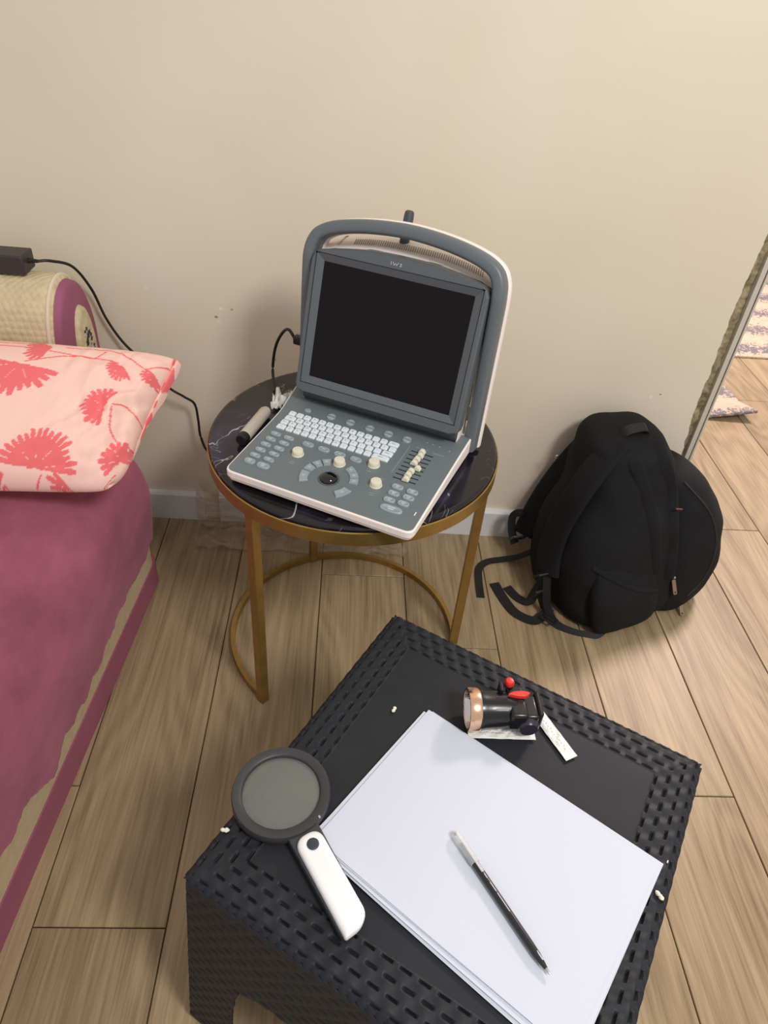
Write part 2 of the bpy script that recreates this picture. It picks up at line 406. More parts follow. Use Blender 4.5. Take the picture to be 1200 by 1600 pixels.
# baseboard in two lengths, left piece and right piece
def baseboard(name, xa, xb):
    h = .079; prof = [(0, 0), (-.014, 0), (-.014, h - .006), (-.010, h), (0, h)]
    mb = MB(); vs = [Vector((x, y, z)) for x in (xa, xb) for (y, z) in prof]; n = len(prof)
    mb.add(vs, [tuple(range(n)), tuple(reversed(range(n, 2 * n)))] + [(i, (i + 1) % n, n + (i + 1) % n, n + i) for i in range(n)])
    o = mb.build(name, M_white); o.matrix_world = wall_root_M; tag(o, kind='structure')
baseboard('baseboard_left', -1.9, -.338)
baseboard('baseboard_right', -.30, XE - .02)

# ---------------------------------------------------------------- sofa
sofa = thing('sofa', 'beige sofa with rolled arm and mauve velvet seat cover, at the left edge', 'sofa', (-.403, 1.172, 0), math.radians(-4.2))
# local frame: x outward from the front line, y towards the wall, z up
def sofa_line(y): return 0.0
D = -1.15      # near end
mb = MB()
mb.prism(roundpoly([(0, D), (0, 0), (-.10, .02), (-.9, .03), (-.9, D)], [.01, .03, .02, .01, .01]), .0, .064)
mb.build('base_band', mat('mauve_trim', srgb(156, 88, 110), .8, noise_amt=.08, noise_scale=8), sofa, smooth=True)
mb = MB()
mb.prism(roundpoly([(-.003, D + .01), (-.003, -.01), (-.10, .01), (-.88, .02), (-.88, D + .01)], [.01, .03, .02, .01, .01]), .064, .24)
mb.build('seat_body', M_beige, sofa, smooth=True)
# velvet cover: profile across the seat, wavy lower hem
def hem(y):
    s = .134 + .014 * math.sin(y * 7.5 + 1.2) + .009 * math.sin(y * 19) + .0035 * math.sin(y * 95) + .008 * noise.noise(Vector((y * 22, 0, 0))) + .004 * noise.noise(Vector((y * 90, 0, 3)))
    if -.62 < y < -.50: s -= .035 * math.sin((y + .62) / .12 * PI)
    return s
def cover_fn(u, v):
    y = D + .02 + (-D - .0) * v
    h = hem(y)
    # profile points (x,z) from far inner seat to hem
    P = [(-.88, .385), (-.5, .40), (-.22, .402), (-.085, .385), (-.018, .345), (.010, .28), (.012, .21), (.006, h)]
    t = u * (len(P) - 1); i = min(int(t), len(P) - 2); pass
    f = t - i; a = P[max(i - 1, 0)]; b = P[i]; c = P[i + 1]; d = P[min(i + 2, len(P) - 1)]
    g = lambda k: .5 * (2 * b[k] + (c[k] - a[k]) * f + (2 * a[k] - 5 * b[k] + 4 * c[k] - d[k]) * f * f + (3 * b[k] - a[k] - 3 * c[k] + d[k]) * f ** 3)
    x, z = g(0), g(1)
    w = noise.noise(Vector((y * 3, u * 2, .3))) * .006 + noise.noise(Vector((y * 9, u * 5, 2.3))) * .002
    x += w * (1 if u > .5 else .3); z += w * .5
    # round the far end down
    e = y + .0
    if v > .93:
        k = (v - .93) / .07; y = y - .0; x -= .035 * k ** 3; z -= .03 * k ** 3 * (1 if u < .8 else 0)
    return Vector((x, y, z))
mb = MB(); mb.grid(cover_fn, 70, 500)
# end drop of the cover
def end_fn(u, v):
    p = cover_fn(u, 1.0); zlow = .15 + .012 * math.sin(u * 30)
    return Vector((p.x, p.y + .012 * math.sin(v * PI / 2), p.z * (1 - v) + min(p.z, zlow) * v))
mb.grid(end_fn, 70, 10)
cov = mb.build('seat_cover', M_velvet, sofa, smooth=True, solid=.004, angle=80)
# rolled arm at the wall end
AX = -.128        # local x of the arm front face
mb = MB(); AY = .098; AR = .085
def arm_sec(x, k=1.0):
    out = []
    for i in range(33):
        a = PI * i / 32; out.append(Vector((x, AY + (x - AX) * .052 + AR * k * math.cos(a), .51 + .14 * k * math.sin(a))))
    out.append(Vector((x, AY + (x - AX) * .052 - AR * k * .92, .10))); out.append(Vector((x, AY + (x - AX) * .052 + AR * k * .92, .10)))
    return out
mb.rings([arm_sec(-.85), arm_sec(AX - .03), arm_sec(AX - .012, .985), arm_sec(AX - .004, .95)]);
M_quilt = mat('quilted_beige', srgb(208, 190, 154), .6, noise_amt=.1, noise_scale=50)
def quilt():
    nt = M_quilt.node_tree; N = nt.nodes; L = nt.links; b = N['Principled BSDF']
    tc = N.new('ShaderNodeTexCoord'); mp = N.new('ShaderNodeMapping'); mp.inputs['Rotation'].default_value = (0, 0, PI / 4); mp.inputs['Scale'].default_value = (1, 1, .8); L.new(tc.outputs['Object'], mp.inputs['Vector'])
    v = N.new('ShaderNodeTexVoronoi'); v.inputs['Scale'].default_value = 110; v.inputs['Randomness'].default_value = .15; L.new(mp.outputs[0], v.inputs['Vector'])
    bp = N.new('ShaderNodeBump'); bp.inputs['Strength'].default_value = .8; bp.inputs['Distance'].default_value = .003; bp.invert = True
    L.new(v.outputs['Distance'], bp.inputs['Height']); L.new(bp.outputs[0], b.inputs['Normal'])
quilt()
arm = mb.build('arm', M_quilt, sofa, smooth=True, angle=60)
mb = MB(); mb.sweep([p + Vector((.0, 0, 0)) for p in arm_sec(AX - .012, .975)[:33]], [(.004 * math.cos(a * PI / 4), .004 * math.sin(a * PI / 4)) for a in range(8)], up=(1, 0, 0))
mb.build('piping', mat('piping_cream', srgb(222, 204, 180), .7), arm, smooth=True)
mb = MB(); mb.rings([arm_sec(AX - .006, .93), arm_sec(AX + .006, .91), arm_sec(AX + .010, .84)]); pan = mb.build('arm_panel', mat('mauve_panel', srgb(150, 84, 110), .7, noise_amt=.08, noise_scale=14), sofa, smooth=True, angle=60)
def med(x, k):
    return [Vector((x, AY + .012 + .036 * k * math.cos(2 * PI * i / 32), .500 + .085 * k * math.sin(2 * PI * i / 32))) for i in range(32)]
mb = MB(); mb.rings([med(AX + .008, 1.05), med(AX + .016, 1), med(AX + .018, .9)]); mdl = mb.build('medallion', mat('medallion_cream', srgb(204, 190, 150), .6, noise_amt=.15, noise_scale=70), pan, smooth=True, angle=60)
mb = MB()
random.seed(4)
for k in range(26):
    a = random.uniform(0, 2 * PI); r = random.uniform(.0, 1) ** .5
    cy = AY + .014 + .017 * r * math.cos(a); cz = .515 + .038 * r * math.sin(a); s = random.uniform(.003, .006); th = random.uniform(0, PI)
    pts = [Vector((AX + .0185 + .0004 * (k % 3), cy + s * math.cos(th + i * PI / 4) * (1 if i % 2 else .45), cz + s * math.sin(th + i * PI / 4) * (1 if i % 2 else .45))) for i in range(8)]
    pts2 = [p + Vector((.0008, 0, 0)) for p in pts]
    mb.rings([pts, pts2], mi=0 if k % 3 else 1)
mb.build('medallion_print', [mat('print_dark', srgb(44, 46, 48), .6), mat('print_light', srgb(196, 200, 196), .6)], mdl)

# ---------------------------------------------------------------- floral pillow
TR = Vector((-.298, 1.155, .562)); TL = Vector((-.93, 1.13, .585)); BR = Vector((-.352, .912, .442)); BL = Vector((-.95, .888, .442))
PN = (TL - TR).cross(BR - TR).normalized()
if PN.z < 0: PN = -PN
flowers = [  # S (m from right end), T (m down slope), radius, facing deg (S right->left is +x), spread deg, seed
    (.218, .082, .066, -62, 92, 1), (.140, .262, .064, 95, 92, 2), (.064, .150, .038, 8, 110, 3), (.062, .066, .030, -45, 80, 4),
    (.012, .236, .034, 70, 120, 5), (.192, .030, .045, 20, 60, 6), (.012, .062, .026, -40, 85, 7), (.075, .292, .050, 180, 60, 8), (.235, .318, .07, -90, 80, 9), (.33, .20, .055, 60, 110, 10), (.42, .08, .06, -50, 100, 11), (.47, .25, .055, 100, 100, 12)]
stems = [((.215, .075), (.175, .058), (.13, .052), (.075, .058)), ((.30, .035), (.23, .036), (.15, .05), (.115, .052), (.105, .03)), ((.17, .03), (.10, .025), (.055, .045), (.03, .052), (.0, .03)),
         ((.05, .145), (.03, .14), (.0, .158)), ((.05, .15), (.04, .19), (.02, .21)), ((.01, .262), (.03, .29), (.09, .29)), ((.13, .27), (.15, .30), (.19, .33)), ((.03, .052), (.02, .075), (.0, .082)), ((.2, .03), (.25, .022), (.34, .03))]
rr = random.Random(3)
pet = {}
for fl in flowers:
    q = random.Random(fl[5]); n = 17
    pet[fl[5]] = [q.uniform(.72, 1.05) for _ in range(n)]
def seg_d(px, py, ax, ay, bx, by):
    dx, dy = bx - ax, by - ay; t = max(0, min(1, ((px - ax) * dx + (py - ay) * dy) / (dx * dx + dy * dy + 1e-12)))
    return math.hypot(px - ax - t * dx, py - ay - t * dy)
stem_pts = [[(p.x, p.y) for p in crom([(a, b, 0) for a, b in s], 8)] for s in stems]
PINK = srgb(252, 208, 196)[:3]; CORAL = srgb(243, 118, 122)[:3]
def print_at(S, T):
    for (cx, cy, R, face, spr, sd) in flowers:
        dx, dy = -(S - cx), (T - cy); r = math.hypot(dx, dy)     # dx to the right of the picture, dy down
        if r > R * 1.1: continue
        ang = math.degrees(math.atan2(-dy, dx)); fa = [180 if sd == 3 else face][0]
        # facing given as picture angle (0 right, 90 up)
        d = (ang - FACE[sd] + 180) % 360 - 180
        if abs(d) > spr and r > R * .22: continue
        n = NP[sd]; ps = (d + spr) / (2 * spr) * n; i = int(max(0, min(n - 1, ps))); fr = ps - i
        edge = R * (.45 + .55 * pet[sd][i]) * (1 - .22 * max(0, abs(fr - .5) - .22) / .28)
        if r > edge: continue
        if r > R * .70 and abs(fr - .5) > .43: continue
        if i % 4 == 1 and .2 < r / R < .5 and abs(fr - .5) < .07: return PINK
        return CORAL
    for s in stem_pts:
        for (a, b) in zip(s[:-1], s[1:]):
            if abs(a[0] - S) < .05 and seg_d(S, T, a[0], a[1], b[0], b[1]) < .0014: return CORAL
    return PINK
NP = {1: 13, 2: 17, 3: 13, 4: 11, 5: 11, 6: 9, 7: 9, 8: 11, 9: 13, 10: 13, 11: 13, 12: 13}
FACE = {1: -100, 2: 84, 3: 172, 4: 235, 5: 130, 6: 205, 7: 235, 8: 200, 9: 60, 10: 100, 11: -60, 12: 80}
def make_pillow():
    nu, nv = 330, 190; mb = MB(); cols = []
    def surf(u, v, side):
        base = TR.lerp(TL, u).lerp(BR.lerp(BL, u), v)
        a = 2 * u - 1; b = 2 * v - 1
        prof = max(0, 1 - abs(a) ** 5.0) ** .55 * max(0, 1 - abs(b) ** 2.6) ** .55
        # pinch edges inward a little between corners
        inw = .012 * (1 - b * b) * (1 if a < 0 else -1) * abs(a) ** 6
        base = base + Vector((-inw, 0, 0)); base = base.lerp((TR + TL + BR + BL) / 4, .075 * abs(a) ** 14 * abs(b) ** 6 * (1.3 if v > .5 else .4))
        wr = 0
        if u < .30:
            k = (1 - u / .30)
            wr = k * (.0050 * math.sin(u * 78 - 9 * v + 5 * noise.noise(Vector((u * 8, v * 4, 0)))) * (1 - b * b) + .006 * noise.noise(Vector((u * 40, v * 14, 1))))
        wr += .0022 * noise.noise(Vector((u * 9 + v * 4, v * 7, 5)))
        d = (.070 if side > 0 else .034) * prof + wr * side * min(1, prof * 2)
        p = base + PN * d * side
        p.z -= .0
        return p
    for side in (1, -1):
        mb.grid(lambda u, v: surf(u, v, side), nu, nv)
    for side in (1, -1):
        for j in range(nv + 1):
            for i in range(nu + 1):
                cols.append(print_at(i / nu * .63, j / nv * .285 + (0 if side > 0 else .3)))
    # open pillowcase end: a loose sleeve flap beyond the seam
    def flap(u, v):
        e = surf(0.0, .02 + v * .86, 1)
        out = Vector((.0, .004, -.002))
        w = .032 * (1 - v) ** 1.1
        k = u
        fold = .006 * math.sin(v * 11 + .6) * k + .0025 * math.sin(v * 29 + 1) * k; fold *= (1 - v)
        return e + Vector((w * k * .4, .008 * k - fold * .6, -.014 * k * (1 - v) + fold)) + PN * (.010 * math.sin(k * PI) * (1 - v))
    mb.grid(flap, 12, 90)
    for j in range(91):
        for i in range(13):
            cols.append(CORAL if (noise.noise(Vector((i * .1, j * .10, 4.5))) > .26) else PINK)
    o = mb.build('floral_pillow', attr_mat('floral_cotton', 'print', .85), smooth=True, angle=180)
    at = o.data.color_attributes.new('print', 'FLOAT_COLOR', 'POINT')
    for i, c in enumerate(cols): at.data[i].color = (*c, 1)
    bm = bmesh.new(); bm.from_mesh(o.data); bmesh.ops.remove_doubles(bm, verts=bm.verts, dist=.00002); bmesh.ops.recalc_face_normals(bm, faces=bm.faces); bm.to_mesh(o.data); bm.free()
    tag(o, 'pale pink pillow printed with coral daisies, leaning on the sofa arm', 'pillow')
make_pillow()

# ---------------------------------------------------------------- power adapter on the sofa arm
ad = thing('power_adapter', 'black rectangular power adapter lying on top of the rolled sofa arm', 'power adapter', (-.580, 1.283, .652), math.radians(-2))
mb = MB(); mb.box((-.062, 0, .017), (.124, .048, .034)); mb.build('casing', mat('adapter_black', srgb(52, 46, 48), .45), ad, bevel=.003)
mb = MB(); mb.lathe([(.0048, 0), (.0045, .004), (.0038, .006), (.0042, .008), (.0034, .011), (.0036, .013), (.0026, .018)], 12, Matrix.Translation((0, 0, .019)) @ Matrix.Rotation(PI / 2, 4, 'Y'))
mb.build('strain_relief', M_rubber, ad, smooth=True)

# ---------------------------------------------------------------- round marble side table
TC = Vector((.018, 1.02)); TZ = .505
tb = thing('round_side_table', 'round side table with dark marble top and thin gold legs, against the wall', 'side table', (TC.x, TC.y, 0))
mb = MB(); mb.lathe([(.238, TZ - .014), (.2435, TZ - .013), (.2445, TZ - .008), (.2445, TZ - .003), (.242, TZ - .0005), (.238, TZ)], 96)
mb.build('tabletop', M_marble, tb, smooth=True, angle=50)
mb = MB(); mb.lathe([(.226, TZ - .034), (.2455, TZ - .034), (.2475, TZ - .032), (.2475, TZ - .009), (.2455, TZ - .008), (.2455, TZ - .0145), (.226, TZ - .0145), (.226, TZ - .034)], 96, cap=False)
mb.build('rim', M_gold, tb, smooth=True)
for deg in (229.5, -4, 109.5):
    a = math.radians(deg); c, s = math.cos(a), math.sin(a)
    Mx = Matrix(((c, -s, 0, c * .2365), (s, c, 0, s * .2365), (0, 0, 1, 0), (0, 0, 0, 1)))
    mb = MB(); mb.box((0, 0, (TZ - .012) / 2), (.017, .017, TZ - .012), 0, Mx); mb.build('leg', M_gold, tb, bevel=.001)
ra0, ra1 = math.radians(-4), math.radians(229.5)      # open towards the front
mb = MB(); mb.sweep([(.2345 * math.cos(ra0 + (ra1 - ra0) * k / 80), .2345 * math.sin(ra0 + (ra1 - ra0) * k / 80), .008) for k in range(81)], [(-.0045, -.007), (.0045, -.007), (.0045, .007), (-.0045, .007)])
mb.build('foot_ring', M_gold, tb, smooth=True)

# ---------------------------------------------------------------- portable ultrasound machine
MA = math.radians(-24.9)
O3 = Vector((-.04098671, .80632105, TZ))
us = thing('ultrasound_machine', 'grey portable ultrasound machine with keyboard, dark screen and carrying handle on the round table', 'ultrasound machine', O3, MA)
SL = .06; cs = 1 / math.sqrt(1 + SL * SL)
KP = Matrix(((1, 0, 0, 0), (0, cs, -SL * cs, 0), (0, SL * cs, cs, .025), (0, 0, 0, 1)))     # keyboard plane
t15 = math.radians(15.2); ct, st = math.cos(t15), math.sin(t15)
# display plane: x=u, y=s (up the screen), z=toward viewer
DP = Matrix(((1, 0, 0, 0), (0, st, -ct, .215), (0, ct, st, .091), (0, 0, 0, 1)))
top = lambda x, y: .0245 + SL * y
outline = [(-.1525, 0), (.1565, -.002), (.1575, .172), (.1585, .256), (.140, .300), (-.140, .300), (-.171, .256), (-.1565, .172)]
ol = roundpoly(outline, [.014, .014, .02, .006, .01, .01, .006, .02], 6)
mb = MB(); mb.prism([(p[0] * .985, p[1] * .985 + .002) for p in ol], .007, .012); mb.prism(ol, .012, lambda x, y: .0245 + SL * min(y, .26))
mb.build('lower_shell', M_shell, us, bevel=.0018)
inner = [(-.1500, .0025), (.1540, .0005), (.1550, .172), (.1558, .252), (-.168, .252), (-.1540, .172)]
mb = MB(); mb.prism(roundpoly(inner, [.0125, .0125, .02, .004, .004, .02], 6), lambda x, y: .022 + SL * y, lambda x, y: .0250 + SL * y)
panel = mb.build('keyboard_panel', M_pgrey, us, bevel=.0006)
for x, y in ((-.12, .03), (.12, .03), (-.12, .25), (.12, .25)):
    mb = MB(); mb.lathe([(.008, 0), (.008, .0075)], 16, Matrix.Translation((x, y, 0))); mb.build('rubber_foot', M_rubber, us)

def on(x, y, z=0): return KP @ Matrix.Translation((x, y, z))
# typing keys
rows = [('1234567890-=', .1735), ('QWERTYUIOP[]', .1605), ("ASDFGHJKL;'", .1475), ('ZXCVBNM,./', .1345)]
pitch = .0139
def key(x, y, w, ch, h=.0105):
    mb = MB(); pts = rrect(-w / 2, w / 2, -h / 2, h / 2, .0016, 3); pt2 = [(a * .84, b * .82 + .0003) for a, b in pts]
    M = on(x, y)
    mb.rings([[M @ Vector((a, b, 0)) for a, b in pts], [M @ Vector((a, b, .0018)) for a, b in pts], [M @ Vector((a, b, .0034)) for a, b in pt2]])
    if ch:
        vs, fs = glyph(ch, .0052 if len(ch) == 1 else .0034); mb.add([M @ Vector((a, b, .0036)) for a, b, _ in vs], fs, 1)
    mb.build('key', [M_key, M_keyink], panel)
def krow(y, xs, items):
    x = xs
    for w, ch in items:
        key(x + w / 2, y, w - .0025, ch); x += w
P = pitch
krow(.1735, -.1385, [(P, '~')] + [(P, c) for c in '1234567890-='] + [(P * 1.45, 'Bksp')])
krow(.1600, -.1385, [(P * 1.5, 'Tab')] + [(P, c) for c in 'QWERTYUIOP[]'] + [(P, '\\')])
krow(.1465, -.1385, [(P * 1.05, 'Esc')] + [(P, c) for c in "ASDFGHJKL;'"] + [(P * 1.0, ':')] + [(P * 1.45, 'Enter')])
krow(.1330, -.1385, [(P * 1.25, 'Fn')] + [(P, c) for c in 'ZXCVBNM,.?/'] + [(P * 2.2, 'Space')])
# grey function buttons
def obtn(x, y, w=.0185, h=.0098, name='function_button', strokes=2, rot=0):
    M = on(x, y) @ Matrix.Rotation(rot, 4, 'Z'); mb = MB()
    pts = [(w / 2 * math.copysign(abs(math.cos(a)) ** .7, math.cos(a)), h / 2 * math.copysign(abs(math.sin(a)) ** .8, math.sin(a))) for a in [2 * PI * k / 24 for k in range(24)]]
    mb.rings([[M @ Vector((a * k, b * k, z)) for a, b in pts] for k, z in ((1, 0), (1, .0016), (.93, .0028), (.80, .0031), (.72, .0024))])
    for i in range(strokes):
        yy = (i - (strokes - 1) / 2) * h * .28; ww = w * (.34 if i % 2 else .26)
        mb.box((0, yy, .0026), (ww, h * .12, .0006), 1, M)
    mb.build(name, [M_btn, M_btnink], panel, smooth=True, angle=50)
for k in range(6):
    obtn(-.1275, .1119 - k * .0156, strokes=2, h=.0100 if k < 5 else .0125)
    obtn(-.1035, .1116 - k * .0155 - (.001 if k == 5 else 0), strokes=2, h=.0100 if k < 5 else .0135, w=.0185 if k < 5 else .022)
for x in (-.0685, -.0405, -.0126, .0152): obtn(x, .1112, .020, .0115, strokes=1)
for x, y in ((.0988, .0805), (.0995, .0645), (.0993, .0484), (.1229, .0797), (.1227, .0652), (.1209, .0500)): obtn(x, y, .0185, .0115)
obtn(.1096, .0315, .035, .0145, strokes=2)
# round twin softkeys under the screen
def twin(x, y, single=False):
    for s in ((1,) if single else (1, -1)):
        M = on(x, y + s * .0004); mb = MB(); n = 14
        pts = [(.0073 * math.cos(PI * k / n), s * (.0008 + .0068 * math.sin(PI * k / n))) for k in range(n + 1)]
        if single: pts = [(.0058 * math.cos(2 * PI * k / 24), .0048 * math.sin(2 * PI * k / 24)) for k in range(24)]
        if s < 0: pts.reverse()
        mb.rings([[M @ Vector((a, b, 0)) for a, b in pts], [M @ Vector((a, b, .002)) for a, b in pts], [M @ Vector((a * .88, b * .88 + s * .0004, .0026)) for a, b in pts]])
        if not single: mb.box((0, s * .0034, .0027), (.006, .0007, .0004), 1, M)
        mb.build('softkey', [M_btn, M_btnink], panel)
twin(-.1134, .193, True)
for x in (-.0707, -.0353, -.0003, .0333, .0662): twin(x, .1958)
# curved buttons around the ball
BX, BY = -.0013, .0520
def arcbtn(a0, a1, r0, r1):
    mb = MB(); n = 8
    A = [math.radians(a0 + (a1 - a0) * k / n) for k in range(n + 1)]
    pts = [(BX + r1 * math.cos(a), BY + r1 * math.sin(a)) for a in A] + [(BX + r0 * math.cos(a), BY + r0 * math.sin(a)) for a in reversed(A)]
    cx = sum(p[0] for p in pts) / len(pts); cy = sum(p[1] for p in pts) / len(pts)
    sh = lambda k: [(cx + (a - cx) * k, cy + (b - cy) * k) for a, b in pts]
    mb.rings([[KP @ Vector((a, b, z)) for a, b in sh(k)] for k, z in ((1, 0), (1, .0016), (.9, .0028), (.76, .0026))])
    am = math.radians((a0 + a1) / 2); rm = (r0 + r1) / 2
    M = on(BX + rm * math.cos(am), BY + rm * math.sin(am))
    mb.box((0, .0012, .0028), (.0052, .0008, .0005), 1, M); mb.box((0, -.0012, .0028), (.0040, .0008, .0005), 1, M)
    mb.build('curved_button', [M_btn, M_btnink], panel, smooth=True, angle=50)
for a0, a1 in ((180, 216), (156, 177), (134, 153), (112, 131), (46, 66), (26, 43), (6, 23), (310, 345)):
    arcbtn(a0, a1, .0315, .0450)
mb = MB(); mb.lathe([(.0165, 0), (.0165, .0009), (.0138, .0004)], 40, on(BX, BY)); mb.lathe([(.0135 * math.cos(a), .0005 + .0085 * math.sin(a)) for a in [PI / 2 * k / 10 for k in range(10)]] + [(.0001, .009)], 40, on(BX, BY), 1)
mb.build('trackball', [M_dgrey, M_ball], panel, smooth=True, angle=50)
for x, y in ((-.0714, .0835), (-.0032, .0915), (.0454, .1130), (.0677, .0712)):
    mb = MB(); mb.lathe([(.0096, 0), (.0096, .001), (.0088, .0015), (.0086, .0075), (.0078, .0090), (.004, .0094)], 28, on(x, y)); mb.build('dial', M_cream, panel, smooth=True, angle=40)
# level sliders
hu = (.1009, .1018, .1004, .0999, .1099, .1032, .1027, .1036)
for k in range(8):
    y = .1735 - k * .01045
    mb = MB(); mb.box((.1015, y, .0002), (.0370, .0016, .0009), 0, KP); mb.build('slider_slot', M_navy, panel)
    mb = MB(); M = on(hu[k], y)
    mb.rings([[M @ Vector((a * .0052 * kx, b * .0038 * ky, z)) for a, b in ((-1, -1), (1, -1), (1, 1), (-1, 1))] for kx, ky, z in ((.5, .5, 0), (1.1, 1.1, .002), (1, 1, .0045), (.45, .9, .0085))])
    mb.build('slider_knob', M_cream, panel, bevel=.0006)
# engraved frame and marks printed on the panel
def mark(nm, c_, d_, m_=None):
    mb = MB(); mb.box(c_, d_, 0, KP); mb.build(nm, m_ or M_btn, panel)
mark('printed_line', (.0970, .1860, .0002), (.02, .0008, .0006)); mark('printed_line', (.125, .1835, .0002), (.02, .0008, .0006)); mark('printed_line', (.0765, .146, .0001), (.0008, .075, .0006))
for x, y in ((-.0690, .0625), (-.0690, .0585), (.0700, .0512), (.0700, .0472), (.0690, .0885), (.0450, .0955)): mark('printed_word', (x, y, .0003), (.0085, .0011, .0004))
mark('indicator_light', (.1445, .0385, .0004), (.0016, .0075, .0008), M_key)
for x, y in ((.098, .205), (.108, .2045), (.12, .2035), (.138, .200)): mark('indicator_dot', (x, y, .0003), (.0025, .0025, .0004))

# display head
bez = [(-.1445, -.028), (.1445, -.028), (.1445, .196), (.09, .2095), (0, .2155), (-.09, .2095), (-.1445, .196)]
def radial(poly, n, cy, extra=()):
    out = []
    A = sorted([2 * PI * k / n for k in range(n)] + [math.atan2(y - cy, x) % (2 * PI) for x, y in extra])
    for a in A:
        dx, dy = math.cos(a), math.sin(a); best = None
        for (x0, y0), (x1, y1) in zip(poly, poly[1:] + poly[:1]):
            ex, ey = x1 - x0, y1 - y0; den = dx * ey - dy * ex
            if abs(den) < 1e-12: continue
            t = (x0 * ey - (y0 - cy) * ex) / den; q = (x0 * dy - (y0 - cy) * dx) / den
            if t > 0 and -1e-6 <= q <= 1 + 1e-6: best = t if best is None else max(best, t)
        out.append((dx * best, cy + dy * best))
    return out
bo = radial(roundpoly(bez, [.010, .010, .016, .05, .06, .05, .016], 10), 120, .0915, [(-.1235, 0), (.1235, 0), (.1235, .183), (-.1235, .183)])
sx, sy = .1235, .183
def ringfill(outer, inner_rect, z_out, z_in, M, mb, mi=0):
    """bevelled ring between the outer outline and the screen opening"""
    n = len(outer); cx, cy = 0, .0915
    inn = []; mid = []
    for (a, b) in outer:
        dx, dy = a - cx, b - cy; k = min(sx / abs(dx) if dx else 9, (sy / 2) / abs(dy) if dy else 9); inn.append((cx + dx * k, cy + dy * k))
        k = min((sx + .0135) / abs(dx) if dx else 9, (sy / 2 + .0125) / abs(dy) if dy else 9); mid.append((cx + dx * k, cy + dy * k))
    for corner in ((-sx, 0), (sx, 0), (sx, sy), (-sx, sy)):
        i = min(range(n), key=lambda i: (inn[i][0] - corner[0]) ** 2 + (inn[i][1] - corner[1]) ** 2); inn[i] = corner
    for corner in ((-sx - .0135, -.0125), (sx + .0135, -.0125), (sx + .0135, sy + .0125), (-sx - .0135, sy + .0125)):
        i = min(range(n), key=lambda i: (mid[i][0] - corner[0]) ** 2 + (mid[i][1] - corner[1]) ** 2); mid[i] = corner
    grv = [(a + (b0 - a) * .12, b + (b1 - b) * .12) for (a, b), (b0, b1) in zip(mid, inn)]
    mb.rings([[M @ Vector((a, b, -.024)) for a, b in outer], [M @ Vector((a, b, z_out - .003)) for a, b in outer],
              [M @ Vector((a * .985, cy + (b - cy) * .985, z_out)) for a, b in outer], [M @ Vector((a, b, z_out)) for a, b in mid],
              [M @ Vector((a, b, z_out - .0030)) for a, b in mid], [M @ Vector((a, b, z_out - .0030)) for a, b in grv], [M @ Vector((a, b, z_out - .0012)) for a, b in grv],
              [M @ Vector((a, b, z_in)) for a, b in inn]], cap=False, mi=mi)
    mb.add([M @ Vector((a, b, -.024)) for a, b in outer], [tuple(range(n))], mi)
mb = MB(); ringfill(bo, None, .0055, -.0005, DP, mb)
bezel = mb.build('display_bezel', M_dgrey, us, smooth=True, angle=12)
mb = MB(); mb.box((0, sy / 2, -.003), (sx * 2 + .002, sy + .002, .004), 0, DP); mb.build('screen', M_screen, us)
mb = MB()   # small pale logo: a few letter-like strokes, as blurred in the photo
Lm = DP @ Matrix.Translation((-.0035, .2025, .0058)) @ Matrix.Diagonal((.72, .72, 1, 1))
for (x0, y0, x1, y1) in ((-.012, -.003, -.012, .003), (-.008, .003, -.005, -.003), (-.005, -.003, -.002, .001), (-.002, .001, .001, -.003), (.001, -.003, .004, .003), (.008, .002, .012, .002), (.012, .002, .008, -.003), (.008, -.003, .012, -.003)):
    d = math.hypot(x1 - x0, y1 - y0); a = math.atan2(y1 - y0, x1 - x0)
    mb.box((0, 0, 0), (d + .0006, .0009, .0004), 0, Lm @ Matrix.Translation(((x0 + x1) / 2, (y0 + y1) / 2, 0)) @ Matrix.Rotation(a, 4, 'Z'))
mb.build('logo', mat('logo_silver', srgb(205, 208, 212), .4), bezel)
# hinge block between panel and display
mb = MB(); mb.sweep([(-.138, .236, .052), (.138, .236, .052)], [(.016 * math.cos(2 * PI * k / 16), .013 * math.sin(2 * PI * k / 16)) for k in range(16)])
mb.build('hinge', mat('hinge_grey', srgb(70, 72, 74), .5), us, smooth=True)
# rear housing
hb = roundpoly([(-.1385, -.05), (.1385, -.05), (.1385, .193), (.10, .2065), (0, .2130), (-.10, .2065), (-.1385, .193)], [.006, .006, .02, .06, .06, .06, .02], 6)
mb = MB(); mb.rings([[DP @ Vector((a, b, -.0245)) for a, b in hb], [DP @ Vector((a * 1.0, b, -.036)) for a, b in hb]]); mb.build('front_housing', M_navy, us, smooth=True)
def crown(a, b, rise): return b + (rise if b > .15 else 0) * min(1, max(0, (b - .15) / .04))
mb = MB(); mb.rings([[DP @ Vector((a * kx, crown(a, b, r_), z)) for a, b in hb] for kx, r_, z in ((1.005, .003, -.026), (1.01, .006, -.030), (1.01, .020, -.060), (1.0, .022, -.068), (.94, .010, -.080))])
rear = mb.build('rear_housing', M_shell, us, smooth=True, angle=50)
mb = MB()   # vent slots on the sloping crown of the housing
for k in range(60):
    x = -.096 + k * .0036; y = .21
    for (xa, ya), (xb, yb) in zip(hb, hb[1:] + hb[:1]):
        if ya > .15 and yb > .15 and min(xa, xb) <= x <= max(xa, xb) and xa != xb: y = ya + (yb - ya) * (x - xa) / (xb - xa)
    mb.box((0, 0, 0), (.0015, .0016, .017), 0, DP @ Matrix.Translation((x, y + .0128, -.0445)) @ Matrix.Rotation(math.radians(25), 4, 'X') @ Matrix.Rotation(math.radians(12), 4, 'Y'))
mb.build('vent_slots', mat('vent_shadow', srgb(160, 150, 142), .8), rear)
